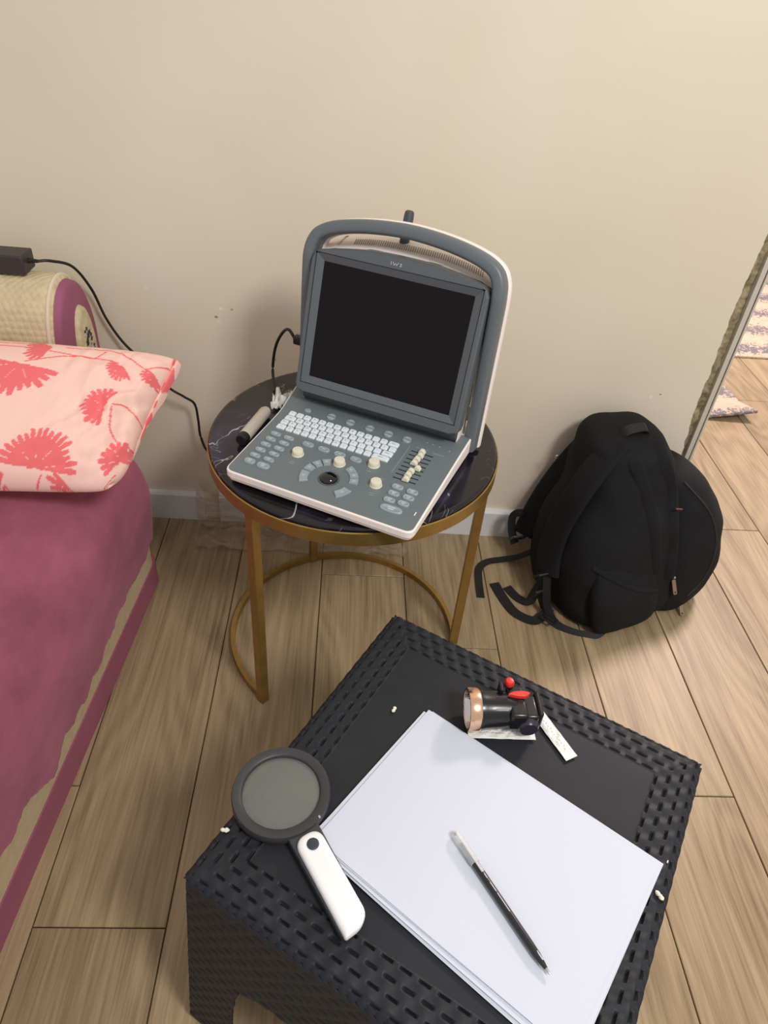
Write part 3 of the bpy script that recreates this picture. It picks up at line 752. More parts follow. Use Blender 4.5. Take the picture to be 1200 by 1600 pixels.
# handle
def hpath(off, z):
    base = [(.1545, -.062), (.1550, .06), (.1553, .15), (.1545, .188), (.150, .209), (.138, .2235), (.110, .2350), (.06, .2445), (0, .2485)]
    pts = base + [(-a, b) for a, b in reversed(base[:-1])]
    P = crom([(a, b, 0) for a, b in pts], 6); out = []
    for i, p in enumerate(P):
        t = (P[min(i + 1, len(P) - 1)] - P[max(i - 1, 0)]).normalized(); nrm = Vector((t.y, -t.x, 0)); out.append(DP @ (p + nrm * off + Vector((0, 0, z - .20 * max(0, .19 - p.y)))))
    return out
upv = DP.to_3x3() @ Vector((0, 0, 1))
hp = [(.0105 * math.copysign(abs(math.cos(a)) ** .55, math.cos(a)), .017 * math.copysign(abs(math.sin(a)) ** .6, math.sin(a))) for a in [2 * PI * k / 24 for k in range(24)]]
mb = MB(); mb.sweep(hpath(0, -.016), hp, up=upv); mb.build('handle', M_hgrey, us, smooth=True, angle=80)
hw = [(.0112 * math.copysign(abs(math.cos(a)) ** .5, math.cos(a)), .009 * math.copysign(abs(math.sin(a)) ** .6, math.sin(a))) for a in [2 * PI * k / 24 for k in range(24)]]
mb = MB(); mb.sweep(hpath(.0012, -.038), hw, up=upv); mb.build('handle_liner', M_shell, us, smooth=True, angle=80)
mb = MB(); mb.lathe([(.0078, 0), (.0078, .045), (.007, .052), (.004, .0545)], 20, DP @ Matrix.Translation((-.021, .222, -.060)) @ Matrix.Rotation(-PI / 2, 4, 'X'))
mb.build('antenna_post', mat('post_dark', srgb(66, 74, 74), .45), us, smooth=True)
mb = MB(); pc = DP @ Vector((-.168, .043, -.040))
mb.box(pc, (.022, .014, .015)); plug = mb.build('power_plug', M_rubber, us, bevel=.003)

# power cord: one run from the adapter to the machine
def ML(p): return us_M @ Vector(p)
us_M = Matrix.Translation(O3) @ Matrix.Rotation(MA, 4, 'Z')
plug_w = us_M @ (pc + Vector((-.010, 0, 0)))
cord = [(-.563, 1.283, .671), (-.545, 1.295, .668), (-.526, 1.34, .642), (-.508, 1.364, .590), (-.492, 1.368, .530), (-.465, 1.365, .480), (-.42, 1.35, .44), (-.375, 1.33, .400), (-.345, 1.335, .375), (-.327, 1.345, .352), (-.323, 1.345, .31), (-.321, 1.345, .265), (-.30, 1.34, .225),
        (-.22, 1.33, .20), (-.08, 1.33, .22), (.05, 1.335, .33), (.085, 1.325, .47), (.085, 1.29, .527), (.075, 1.25, .512), (.03, 1.18, .5085), (-.03, 1.09, .5085), (-.085, 1.10, .5085), (-.117, 1.125, .509), (-.132, 1.165, .512), (-.138, 1.19, .530), (-.132, 1.185, .575), (-.118, 1.16, .615), tuple(plug_w + Vector((-.012, .01, .012))), tuple(plug_w)]
mb = MB(); mb.tube(crom(cord, 8), .0027, 8)
o = mb.build('power_cord', M_rubber, ad, smooth=True); o.matrix_parent_inverse = (Matrix.Translation((-.580, 1.283, .652)) @ Matrix.Rotation(math.radians(-2), 4, 'Z')).inverted(); o['label'] = 'thin black cord running down the wall and across to the machine'

# probe-like tube beside the machine, and a scrap of film
pr = thing('metal_tube', 'dull silver tube with a black end, lying along the machine\'s left side', 'tube', (-.167, .972, TZ))
p0 = Vector((0, 0, .0105)); p1 = Vector((.030, .096, .0105)); d = (p1 - p0); q = d.to_track_quat('Z', 'Y').to_matrix().to_4x4()
mb = MB(); mb.lathe([(.0095, .012), (.0105, .014), (.0105, d.length - .006), (.008, d.length)], 28, Matrix.Translation(p0) @ q); mb.build('tube_body', mat('dull_silver', srgb(196, 190, 176), .42, .25), pr, smooth=True)
mb = MB(); mb.lathe([(.0088, -.002), (.0098, 0), (.0098, .0135)], 28, Matrix.Translation(p0) @ q); mb.build('end_cap', M_rubber, pr, smooth=True)
def crumple(c, r, seed, flat=.5, n=26):
    mb = MB()
    def fn(u, v):
        a, b = (u - .5) * 2 * r, (v - .5) * 2 * r
        h = abs(noise.noise(Vector((u * 4, v * 4, seed)))) * r * 1.3 * flat + abs(noise.noise(Vector((u * 9, v * 9, seed + 3)))) * r * .6 * flat
        k = 1 - .25 * noise.noise(Vector((u * 3, v * 3, seed + 8)))
        return Vector((c[0] + a * k, c[1] + b * k, c[2] + h))
    mb.grid(fn, n, n); return mb
o = crumple((-.110, 1.105, TZ + .002), .020, 2.2, 1.3).build('plastic_scrap', film_mat('white_film', srgb(235, 236, 232), .85), solid=.0005)
tag(o, 'crumpled white plastic scrap beside the machine hinge, behind the silver tube', 'scrap')
# clear plastic sheet fallen between the table and the wall
def sheet(u, v):
    x = -.345 + u * .50; wob = noise.noise(Vector((u * 5, v * 4, 1.1)))
    s = v * .215 - .13
    if s < 0: y, z = WY - .022 + .0 * s, .004 - s * (1.05 + .3 * noise.noise(Vector((u * 4, 0, 9))))
    else: y, z = WY - .022 - s * (.85 + .35 * noise.noise(Vector((u * 4, 2, 9)))), .004
    ripple = abs(noise.noise(Vector((u * 11, v * 9, 4)))) * .022 + abs(noise.noise(Vector((u * 24, v * 20, 6)))) * .008
    if s < 0: return Vector((x + wob * .02, y - ripple, z))
    return Vector((x + wob * .02, y - .01, z + ripple))
mb = MB(); mb.grid(sheet, 90, 60); o = mb.build('plastic_sheet', film_mat('clear_film', srgb(190, 172, 146), .38, .25), smooth=True, angle=30)
tag(o, 'crumpled see-through plastic film on the floor behind the round table', 'plastic film')

# ---------------------------------------------------------------- black rattan-look table
RA = math.atan2(.4705 - .7009, .4572 - .0836)
RH = .41
A0 = Vector((.08365, .70094)); D0 = Vector((.23065, .10020)); RC = (A0 + D0) / 2
rt = thing('rattan_table', 'square black plastic table with woven rattan edge, nearest the camera', 'coffee table', (RC.x, RC.y, 0), RA)
HS = .2185
PU = .0205; RW = .0135
def weave(s, t, slot=.0042):
    """s along the strand, t across the rows: height of the woven surface"""
    row = math.floor(t / RW); ph = .5 * (row % 2)
    a = (s / PU + ph) % 1; b = (t / RW) % 1
    h = .0007 * math.cos(a * 2 * PI) * math.sin(b * PI) 
    j = math.floor(t / RW + .5); aj = (s / PU + .5 * (j % 2)) % 1
    da = abs(aj - .5) * PU; db = abs(t - j * RW)
    if da < PU * .33 and db < .0016: h -= slot * (1 - (db / .0016) ** 4) * (1 - (da / (PU * .33)) ** 6)
    return h
def top_fn(u, v):
    x = (u * 2 - 1) * HS; y = (v * 2 - 1) * HS
    dx = HS - abs(x); dy = HS - abs(y); d = min(dx, dy); z = RH
    if d < .047:
        if dx < dy: s, t = y, dx
        else: s, t = x, dy
        z += weave(s + .003, t - .004) if t > .004 else 0
        # soft rolled rim, scalloped
        if d < .010: z -= (.010 - d) ** 2 * 60
    else: z -= .0006
    e = .0020 * math.sin((y if dx < dy else x) / PU * 2 * PI)
    if dx < .004: x += math.copysign(e, x)
    if dy < .004: y += math.copysign(e, y)
    return Vector((x, y, z))
mb = MB(); mb.grid(top_fn, 340, 340); mb.box((0, 0, RH - .016), (HS * 2 - .012, HS * 2 - .012, .014)); rtop = mb.build('tabletop', M_rattan, rt, smooth=True, angle=60)
def side_fn(k):
    ca, sa = [(0, -1), (1, 0), (0, 1), (-1, 0)][k]     # outward normal
    def fn(u, v):
        z = .012 + (RH - .008 - .012) * v; k0 = HS - .001 + .024 * (1 - v)
        s = (u * 2 - 1) * (k0 - .002)
        w = weave(s, z, .0022) * .6
        o = k0 + w + .0008
        nx, ny = ca, sa; tx, ty = -sa, ca
        return Vector((nx * o + tx * s, ny * o + ty * s, z))
    return fn
def opening(u, v):
    z = RH * v; x = abs(u * 2 - 1) * (HS + .024 * (1 - v))
    half = .152 + (.022 if z < .17 else .022 * max(0, 1 - (z - .17) / .05) ) * (1 - z / .4)
    zt = .235 - .028 * max(0, (x - .10) / .06) ** 2 if x > .10 else .235
    return x < half and z < zt
for k in range(4):
    mb = MB(); mb.grid(side_fn(k), 210, 190, skip=opening)
    mb.build('side_panel', M_ratside, rt, smooth=True, solid=.006, angle=60)
for sx_, sy_ in ((1, 1), (1, -1), (-1, 1), (-1, -1)):
    c0 = HS + .022
    mb = MB(); mb.prism(roundpoly([(0, 0), (-.055, 0), (-.050, -.012), (-.012, -.012), (-.012, -.050), (0, -.055)], [.006, .002, .002, .002, .002, .002], 3), 0, .016,
                        0, Matrix.Translation((sx_ * (c0 + .003), sy_ * (c0 + .003), 0)) @ Matrix.Diagonal((sx_, sy_, 1, 1)))
    mb.build('foot', M_ratside, rt, bevel=.002)
RM = Matrix.Translation((RC.x, RC.y, 0)) @ Matrix.Rotation(RA, 4, 'Z')
AB = Vector((math.cos(RA), math.sin(RA), 0)); AL = Vector((math.sin(RA), -math.cos(RA), 0))
def tl(a, b, z=0):      # point on the table top, a along the far edge, b towards the viewer
    return Vector((A0.x, A0.y, RH + z)) + AB * a + AL * b

# ---------------------------------------------------------------- paper stack
def pap(a, b): return tl(a, b)
pc1 = tl(.121, .1235); px = (tl(.4255, .1620) - pc1).normalized(); py = Vector((px.y, -px.x, 0))
if py.dot(AL) < 0: py = -py
SH = [(.0, .0, 0.0), (.0035, .002, -.5), (-.004, .0045, .4), (.004, -.003, -.8), (-.0025, .006, .9), (.001, .003, -.25)]
plabels = ['white sheet of copy paper lying under the black pen, topmost of the stack', 'white sheet of paper directly beneath the top one', 'white sheet of paper, third from the top of the stack', 'white sheet of paper, fourth from the top of the stack',
           'white sheet of paper, second from the bottom of the stack', 'white sheet of paper at the bottom of the stack, touching the black table']
for k in range(6):
    dx_, dy_, dr = SH[k]; z0 = RH + .0016 + (5 - k) * .0010
    M = Matrix.Translation((pc1.x, pc1.y, z0)) @ Matrix(((px.x, py.x, 0, 0), (px.y, py.y, 0, 0), (0, 0, 1, 0), (0, 0, 0, 1))) @ Matrix.Translation((dx_, dy_, 0)) @ Matrix.Rotation(math.radians(dr), 4, 'Z')
    def pf(u, v, k=k, M=M):
        p = M @ Vector((u * .303, v * .214, 0))
        c = max(0, (p - pc1).dot(py) / .214 - .82 - .35 * (p - pc1).dot(px) / .303)            # near-left corner lifts slightly
        p.z += c * c * .10
        return p
    mb = MB(); mb.grid(pf, 24, 18)
    o = mb.build('paper_sheet', M_paper, solid=.00045); tag(o, plabels[k], 'paper', 'copy paper stacked on the black table')
PZ = .0016 + 5 * .0010 + .0005

# ---------------------------------------------------------------- pen
a = tl(.2188, .2512); b = tl(.3565, .3253); d = (b - a); d.z = 0; Lp = d.length; d.normalize(); side = Vector((-d.y, d.x, 0))
pen = thing('ballpoint_pen', 'slim black ballpoint pen with clear cap end lying on the white paper', 'pen', (a.x, a.y, RH + PZ + .0048), math.atan2(d.y, d.x))
Rx = Matrix.Rotation(PI / 2, 4, 'Y')
mb = MB(); mb.lathe([(.0036, .028), (.0040, .031), (.0041, Lp - .030), (.0038, Lp - .018), (.0019, Lp - .006)], 20, Rx); brl = mb.build('barrel', mat('pen_black', srgb(34, 33, 38), .3), pen, smooth=True)
mb = MB(); mb.lathe([(.0016, Lp - .0065), (.0013, Lp - .002), (.0005, Lp)], 14, Rx); mb.build('tip', mat('pen_steel', srgb(190, 190, 192), .25, .8), pen, smooth=True)
mb = MB()
for x0, ln in ((.052, .005), (.062, .010), (.074, .020)): mb.box((x0 + ln / 2, .0005, .00405), (ln, .0008, .0003))
mb.box((Lp - .017, .001, .0036), (.009, .0013, .0003), 0)
mb.build('print', mat('pen_print', srgb(190, 192, 198), .5), brl)
M_cap = film_mat('clear_cap', srgb(226, 228, 232), .45, .15)
mb = MB(); mb.lathe([(.0030, 0), (.0046, .0015), (.0050, .006), (.0052, .038)], 24, Rx); mb.box((.027, 0, .0058), (.046, .0030, .0014)); cp = mb.build('cap', M_cap, pen, smooth=True, angle=40)
mb = MB(); mb.lathe([(.0022, .0135), (.0030, .015), (.0030, .030)], 16, Rx); mb.build('refill_plug', mat('plug_grey', srgb(110, 110, 112), .5), pen, smooth=True)
mb = MB(); mb.lathe([(.0012, .0005), (.0017, .001), (.0017, .003)], 12, Rx); mb.build('cap_end', mat('plug_dark', srgb(90, 90, 94), .5), pen, smooth=True)

# ---------------------------------------------------------------- magnifying glass
mc = tl(.0345, .3155, 0); hb_ = tl(.170, .388, 0)
ax = (tl(.166, .386) - tl(.040, .322)); ax.z = 0; ax.normalize(); mang = math.atan2(ax.y, ax.x)
mg = thing('magnifying_glass', 'black round magnifying glass with white-topped handle, at the table\'s left corner', 'magnifying glass', (mc.x, mc.y, RH + .002), mang)
M_mblk = mat('magnifier_black', srgb(54, 54, 56), .42)
mb = MB(); RO, RI = .0550, .0435
mb.lathe([(RI - .001, .003), (RO - .002, .001), (RO, .004), (RO, .0115), (RO - .0012, .0145), (RI + .0012, .0145), (RI, .0132), (RI - .001, .003)], 72, cap=False); fr = mb.build('rim', M_mblk, mg, smooth=True, angle=50)
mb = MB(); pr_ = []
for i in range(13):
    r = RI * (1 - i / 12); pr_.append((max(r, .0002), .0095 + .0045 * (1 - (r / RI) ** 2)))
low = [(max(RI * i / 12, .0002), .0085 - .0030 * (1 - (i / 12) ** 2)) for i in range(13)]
mb.lathe(low + pr_, 64); lens = mb.build('lens', _painted_reflection(glass_mat('lens_glass', (.34, .35, .33, 1), .07, 1.45)), mg, smooth=True, angle=60)  # grey of the lens stands in for the bright ceiling it would reflect
hx0, hx1 = .050, .160
def hs(x, k):
    pts = rrect(0, 1, 0, 1, .2, 4); return pts
mb = MB(); ho = roundpoly([(.046, -.0175), (.158, -.0160), (.164, -.0155), (.163, .0035), (.155, .016), (.046, .0185)], [.002, .002, .002, .002, .002, .002], 3)
mb.prism(ho, .0005, .012); mb.build('handle_base', M_mblk, mg, bevel=.002)
mb = MB(); wo = roundpoly([(.058, -.0145), (.1675, -.0145), (.1665, .0035), (.157, .0155), (.058, .0155)], [.0135, .003, .007, .007, .0135], 7)
cxm = .112; sh = lambda k, pts: [(cxm + (a_ - cxm) * (1 - (1 - k) * .3), b_ * k) for a_, b_ in pts]
mb.rings([[Vector((a_, b_, z)) for a_, b_ in sh(k, wo)] for k, z in ((.99, .010), (1, .013), (.97, .0165), (.86, .0185), (.6, .0192))])
wh = mb.build('handle_cover', mat('magnifier_white', srgb(232, 232, 234), .3), mg, smooth=True, angle=70)
mb = MB(); mb.lathe([(.0064, .0175), (.0064, .0200), (.0052, .0206), (.0004, .0200)], 28, Matrix.Translation((.0725, .001, 0))); mb.build('switch_button', mat('switch_dark', srgb(46, 54, 60), .5), mg, smooth=True)
mb = MB(); mb.box((RO - .007, .022, .0148), (.003, .002, .0006)); mb.build('focus_mark', mat('mark_grey', srgb(160, 162, 164), .5), fr)

# ---------------------------------------------------------------- sachets
def sachet(p0, p1, w, label, seed, z):
    d = p1 - p0; Ls = d.length; ang = math.atan2(d.y, d.x)
    def top(u, v, sg):
        x = u * Ls; y = (v - .5) * w
        pf = max(0, math.sin(PI * min(1, max(0, (u - .06) / .88)))) ** .5 * max(0, 1 - (2 * v - 1) ** 2) ** .6
        wr = noise.noise(Vector((u * 9, v * 3, seed))) * .0022 + noise.noise(Vector((u * 26, v * 9, seed))) * .0012
        return Vector((x, y, .0016 + sg * (.0014 * pf) + (wr if sg > 0 else 0) * (.3 + pf)))
    mb = MB(); mb.grid(lambda u, v: top(u, v, 1), 50, 12); mb.grid(lambda u, v: top(u, v, -1), 50, 12)
    # faint printed dashes along the paper
    rs = random.Random(seed * 7)
    for k in range(16):
        u = .14 + k * .048; mb.box((u * Ls, (rs.random() - .5) * w * .3, .0042), (.0022, .0008, .0002), 1)
    o = mb.build('sugar_stick', [mat('sachet_paper', srgb(224, 224, 220), .65), mat('sachet_print', srgb(176, 178, 182), .6)], smooth=True, angle=50)
    o.location = (p0.x, p0.y, z); o.rotation_euler = (0, 0, ang); tag(o, label, 'sachet', 'white sachets on the black table')
sachet(tl(.2225, .036), tl(.2990, .0860), .017, 'white stick sachet lying alone to the right of the small torch', 1.3, RH + .0012)
sachet(tl(.1760, .1230), tl(.2480, .0790), .0165, 'white stick sachet partly under the small torch', 2.7, RH + .0012)

# ---------------------------------------------------------------- head torch
# lies on its side: axis from the front ring (left) to the back (right)
f0 = tl(.146, .098); f1 = tl(.236, .064); ax = (f1 - f0); ax.z = 0; ax.normalize()
tz = RH + .0062
yaw = math.atan2((.512 - .515), .08)
torch = thing('head_torch', 'small black torch with rose gold ring and red button, lying by the paper', 'torch', (.166, .520, RH + .0278), math.radians(1.0))
RY = Matrix.Rotation(PI / 2, 4, 'Y')
M_rose = mat('rose_gold', srgb(240, 196, 166), .2, 1.0)
mb = MB(); mb.lathe([(.0235, .0), (.0262, .0), (.0268, .002), (.0268, .0125), (.0258, .0145), (.0235, .0145), (.0235, .0)], 12 * 5, RY, cap=False); mb.build('front_ring', M_rose, torch, smooth=True, angle=30)
mb = MB(); pr2 = [(.0235 - .014 * (i / 10) ** 1.6, .001 + .020 * i / 10) for i in range(11)]
mb.lathe(pr2, 48, RY, cap=False); mb.lathe([(.0095, .021), (.004, .0212), (.0001, .0212)], 32, RY, cap=False, mi=1); mb.build('reflector', [mat('chrome_reflector', srgb(214, 214, 214), .14, 1.0, bump=.3, bump_scale=350), mat('led_yellow', srgb(220, 210, 150), .4)], torch, smooth=True, angle=60)
M_tb = mat('torch_black', srgb(13, 14, 18), .28, coat=.1)
mb = MB(); mb.lathe([(.0245, .0145), (.0245, .018), (.0238, .021), (.0232, .030), (.0215, .050), (.0205, .058), (.017, .064), (.004, .064)], 48, RY)
for k in range(10):
    a_ = 2 * PI * k / 10; mb.box((.034, 0, .0215), (.026, .003, .003), 0, Matrix.Rotation(a_, 4, 'X'))
mb.build('body', M_tb, torch, smooth=True, angle=35)
# bracket and clamp at the back
mb = MB(); mb.box((.060, .000, .004), (.022, .046, .030)); mb.box((.078, -.002, -.002), (.018, .034, .026)); mb.build('bracket', M_tb, torch, bevel=.004, bseg=3)
mb = MB(); mb.lathe([(.012, -.006), (.0135, -.004), (.0135, .006), (.011, .010)], 28, Matrix.Translation((.074, -.016, -.005)) @ Matrix.Rotation(PI / 2, 4, 'X')); mb.build('pivot_knob', mat('torch_dark_purple', srgb(42, 38, 50), .3), torch, smooth=True, angle=40)
mb = MB(); mb.box((.0415, .016, .018), (.005, .014, .018)); mb.build('fin', M_rubber, torch, bevel=.0015)
mb = MB(); mb.box((.089, .002, .000), (.007, .036, .026)); mb.build('strap_slot', M_rubber, torch, bevel=.003)
M_red = mat('red_plastic', srgb(214, 50, 44), .35)
mb = MB(); mb.lathe([(.0050, 0), (.0062, .002), (.0062, .006), (.0045, .009), (.0004, .0098)], 24, Matrix.Translation((.0530, .023, .019))); mb.build('button', M_red, torch, smooth=True, angle=40)
mb = MB(); mb.prism(roundpoly([(-.015, -.0015), (-.004, -.004), (.008, -.0048), (.015, .001), (.006, .004), (-.006, .003)], .003, 4), 0, .006, 0, Matrix.Translation((.062, .006, .0195))); mb.build('lever', M_red, torch, bevel=.001)
mb = MB(); mb.tube(crom([(.030, -.010, -.017), (.045, -.014, -.012), (.060, -.017, -.004)], 6), .0012, 8); mb.build('wire_clip', mat('clip_steel', srgb(130, 134, 138), .3, .7), torch, smooth=True)

# ---------------------------------------------------------------- crumbs on the table
def crumb(a_, b_, s, label, seed):
    p = tl(a_, b_); mb = MB(); R_ = random.Random(seed)
    for k in range(2):
        c_ = Vector((s * .35 * (k * 2 - 1), s * .1 * k, s * .4)); secs = []
        for i in range(6):
            th = PI * (i + .3) / 5.8; secs.append([c_ + Vector((s * .55 * math.sin(th) * math.cos(2 * PI * j / 8) * R_.uniform(.7, 1.2), s * .45 * math.sin(th) * math.sin(2 * PI * j / 8) * R_.uniform(.7, 1.2), s * .42 * math.cos(th))) for j in range(8)])
        mb.rings(secs)
    o = mb.build('crumb', mat('crumb_white', srgb(232, 226, 208), .8), smooth=True, angle=40); o.location = (p.x, p.y, p.z + .0002); o.rotation_euler = (0, 0, seed); tag(o, label, 'crumb', 'pale crumbs on the black table')
crumb(.0829, .1445, .0055, 'pale crumb on the flat black top left of the paper stack', 1)
crumb(.4310, .1895, .0060, 'pale crumb on the woven edge right of the paper corner', 2)
crumb(.0060, .3780, .0055, 'pale crumb on the woven edge left of the magnifying glass', 3)
crumb(.4300, .1480, .0020, 'tiny pale speck on the woven edge above the paper\'s right corner', 4)

# ---------------------------------------------------------------- backpack
bag = thing('backpack', 'stuffed black backpack slumped on the floor against the wall', 'backpack', (.62, 1.19, 0))
BO = Vector((.62, 1.19, 0))
def sec(z, cx, cy, a_, b_, rot, ex=2.6, n=64, tx=0, ty=0):
    r = math.radians(rot); out = []
    for k in range(n):
        t = 2 * PI * k / n; x = a_ * math.copysign(abs(math.cos(t)) ** (2 / ex), math.cos(t)); y = b_ * math.copysign(abs(math.sin(t)) ** (2 / ex), math.sin(t))
        X = cx + x * math.cos(r) - y * math.sin(r); Y = cy + x * math.sin(r) + y * math.cos(r)
        out.append(Vector((X, Y, z + tx * x + ty * y)) - BO)
    return out
def lobe(name, S, m, wob=.007, seed=0, sc=9):
    secs = []
    for i in range(len(S) - 1):
        a_, b_, c_, d_ = S[max(i - 1, 0)], S[i], S[i + 1], S[min(i + 2, len(S) - 1)]
        for k in range(7):
            t = k / 7; q = [.5 * ((2 * b_[j]) + (c_[j] - a_[j]) * t + (2 * a_[j] - 5 * b_[j] + 4 * c_[j] - d_[j]) * t * t + (3 * b_[j] - a_[j] - 3 * c_[j] + d_[j]) * t ** 3) for j in range(8)]
            secs.append(sec(q[0], q[1], q[2], max(q[3], .002), max(q[4], .002), q[5], q[6], tx=q[7]))
    q = S[-1]; secs.append(sec(q[0], q[1], q[2], q[3], q[4], q[5], q[6], tx=q[7]))
    out = []
    for s_ in secs:
        c_ = sum(s_, Vector()) / len(s_)
        r_ = []
        for p in s_:
            dv = (p - c_); L_ = dv.length or 1
            nn = noise.noise(p * sc + Vector((seed, 0, 0))) * wob + noise.noise(p * sc * 2.6 + Vector((0, seed, 0))) * wob * .5
            p2 = p + dv / L_ * nn; p2.z = max(p2.z, .001); 
            lim = WY - .003 - .0215 * (p2.x + BO.x)
            if p2.y + BO.y > lim: p2.y = lim - BO.y
            r_.append(p2)
        out.append(r_)
    mb = MB(); mb.rings(out); return mb.build(name, m, bag, smooth=True, angle=70)
#      z     cx    cy    a     b    rot  ex  tilt
main = [(.001, .625, 1.185, .120, .100, 18, 3.0, 0), (.012, .622, 1.185, .145, .125, 18, 3.0, 0), (.05, .615, 1.190, .155, .140, 16, 3.0, 0), (.12, .608, 1.200, .150, .140, 14, 3.0, 0),
        (.20, .605, 1.215, .135, .132, 12, 2.9, 0), (.28, .605, 1.232, .112, .120, 10, 2.8, 0), (.34, .600, 1.245, .095, .106, 8, 3.0, 0), (.378, .597, 1.255, .083, .092, 6, 3.2, .0), (.398, .594, 1.262, .066, .074, 5, 3.2, .03), (.407, .594, 1.264, .035, .040, 5, 3, .05), (.409, .594, 1.265, .008, .010, 5, 2, .05)]
lobe('main_compartment', main, M_bag, .014, 1, 7)
front = [(.001, .745, 1.205, .075, .080, 28, 2.5, 0), (.015, .755, 1.210, .100, .100, 28, 2.5, 0), (.06, .762, 1.220, .106, .112, 28, 2.5, 0), (.13, .762, 1.232, .106, .112, 26, 2.5, 0), (.20, .758, 1.245, .100, .106, 24, 2.4, 0),
         (.26, .742, 1.258, .082, .092, 20, 2.3, 0), (.305, .725, 1.266, .056, .070, 18, 2.2, 0), (.325, .715, 1.270, .030, .038, 15, 2, 0), (.330, .714, 1.271, .008, .01, 15, 2, 0)]
fc = lobe('front_compartment', front, M_bag, .008, 4, 8)
pocket = [(.006, .640, 1.070, .070, .018, 24, 2.4, 0), (.03, .638, 1.062, .085, .028, 24, 2.4, 0), (.08, .628, 1.065, .088, .034, 22, 2.4, 0), (.13, .618, 1.078, .080, .030, 20, 2.4, 0), (.165, .612, 1.090, .070, .022, 18, 2.4, 0), (.175, .612, 1.094, .05, .01, 18, 2.2, 0)]
lobe('side_pocket', pocket, M_bag, .005, 7)
def bp_(*p): return Vector(p) - BO
# padded shoulder straps down the back panel
def padded(pts, w, t):
    path = crom([bp_(*p) for p in pts], 10); mb = MB()
    prof = [(w / 2 * math.copysign(abs(math.cos(a_)) ** .6, math.cos(a_)), t / 2 * math.copysign(abs(math.sin(a_)) ** .8, math.sin(a_))) for a_ in [2 * PI * k / 20 for k in range(20)]]
    mb.sweep(path, prof, up=(-.75, -.45, .45)); return mb.build('shoulder_strap', M_bag, bag, smooth=True, angle=80)
padded([(.560, 1.205, .395), (.525, 1.175, .365), (.490, 1.155, .30), (.470, 1.150, .22), (.462, 1.140, .15), (.462, 1.120, .10)], .062, .016)
padded([(.575, 1.290, .392), (.548, 1.300, .350), (.515, 1.310, .28), (.484, 1.312, .20), (.458, 1.300, .13), (.438, 1.275, .08)], .056, .016)
# top grab loop
ribbon('grab_loop', [bp_(.570, 1.23, .395), bp_(.585, 1.225, .417), bp_(.620, 1.235, .420), bp_(.635, 1.245, .402)], .022, M_web, bag, .004, (0, -.4, 1))
from mathutils.bvhtree import BVHTree
dg = bpy.context.evaluated_depsgraph_get(); dg.update()
def bvh(*names):
    vs = []; fs = []
    for o_ in bag.children:
        if o_.name.split('.')[0] in names:
            k = len(vs); vs += [v.co.copy() for v in o_.data.vertices]; fs += [tuple(i + k for i in p.vertices) for p in o_.data.polygons]
    return BVHTree.FromPolygons(vs, fs)
SURF = bvh('main_compartment', 'front_compartment', 'side_pocket')
CAMP = Vector((.1, -.1, 1.0)) - BO        # rays come in from the open side of the room
def stick(pts, off, n=10):
    out = []
    for p in crom([bp_(*q) for q in pts], n):
        d = (p - CAMP).normalized(); h = SURF.ray_cast(CAMP, d)
        if h[0] is None: h = SURF.find_nearest(p)
        out.append(h[0] - d * off)
    return out
def ridge(name, pts, r, m):
    mb = MB(); mb.tube(stick(pts, r * .15), r, 10); return mb.build(name, m, bag, smooth=True)
def band(name, pts, w, t, m, up=(-.2, -.75, .62)):
    mb = MB(); mb.sweep(stick(pts, -t * .1, 12), [(w / 2 * math.cos(a_), t / 2 * math.copysign(abs(math.sin(a_)) ** .7, math.sin(a_))) for a_ in [2 * PI * k / 16 for k in range(16)]], up=up)
    return mb.build(name, m, bag, smooth=True, angle=80)
band('gusset_band', [(.640, 1.200, .400), (.672, 1.160, .34), (.698, 1.145, .26), (.718, 1.128, .18), (.728, 1.115, .11)], .034, .012, M_bag)
band('side_fold', [(.585, 1.170, .385), (.618, 1.140, .33), (.648, 1.120, .27), (.668, 1.105, .20), (.69, 1.10, .14)], .030, .010, M_bag)
band('pocket_hem', [(.535, 1.07, .17), (.58, 1.05, .155), (.64, 1.05, .13), (.70, 1.08, .105)], .012, .006, M_bag)
ridge('front_zip', [(.740, 1.22, .300), (.800, 1.185, .25), (.838, 1.175, .185), (.848, 1.165, .12), (.835, 1.150, .07), (.81, 1.140, .035)], .0025, M_web)
ridge('main_zip', [(.650, 1.200, .395), (.684, 1.160, .33), (.709, 1.145, .25), (.730, 1.128, .17), (.741, 1.115, .11)], .0022, M_web)
mb = MB(); mb.box(bp_(.7005, 1.128, .292), (.014, .003, .0025), 0); mb.build('red_stitch', mat('dull_red', srgb(92, 34, 40), .7), bag)
# webbing tails on the floor (world points)
def tail(pts, w=.024, up=(0, 0, 1)): return ribbon('strap_tail', [bp_(*p) for p in pts], w, M_web, bag, .002, up, 10)
tail([(.369, 1.183, .003), (.385, 1.130, .003), (.405, 1.090, .003), (.440, 1.068, .004), (.462, 1.075, .012), (.478, 1.085, .03)])
tail([(.398, 1.172, .003), (.416, 1.140, .003), (.440, 1.124, .006), (.458, 1.140, .03), (.480, 1.16, .06)], .022)
tail([(.331, 1.135, .003), (.333, 1.19, .003), (.339, 1.232, .003), (.362, 1.256, .003), (.400, 1.264, .006), (.440, 1.262, .02), (.480, 1.26, .05)], .018)
tail([(.462, 1.120, .105), (.463, 1.095, .07), (.470, 1.078, .035), (.490, 1.055, .010), (.530, 1.035, .004), (.575, 1.030, .006), (.60, 1.045, .02)], .018, (-.6, -.6, .5))
tail([(.452, 1.150, .12), (.450, 1.125, .08), (.458, 1.108, .04), (.470, 1.095, .012)], .022, (-1, -.4, .2))
tail([(.450, 1.30, .10), (.430, 1.30, .125), (.412, 1.30, .115), (.414, 1.29, .08), (.425, 1.275, .05)], .020, (.3, -1, .3))
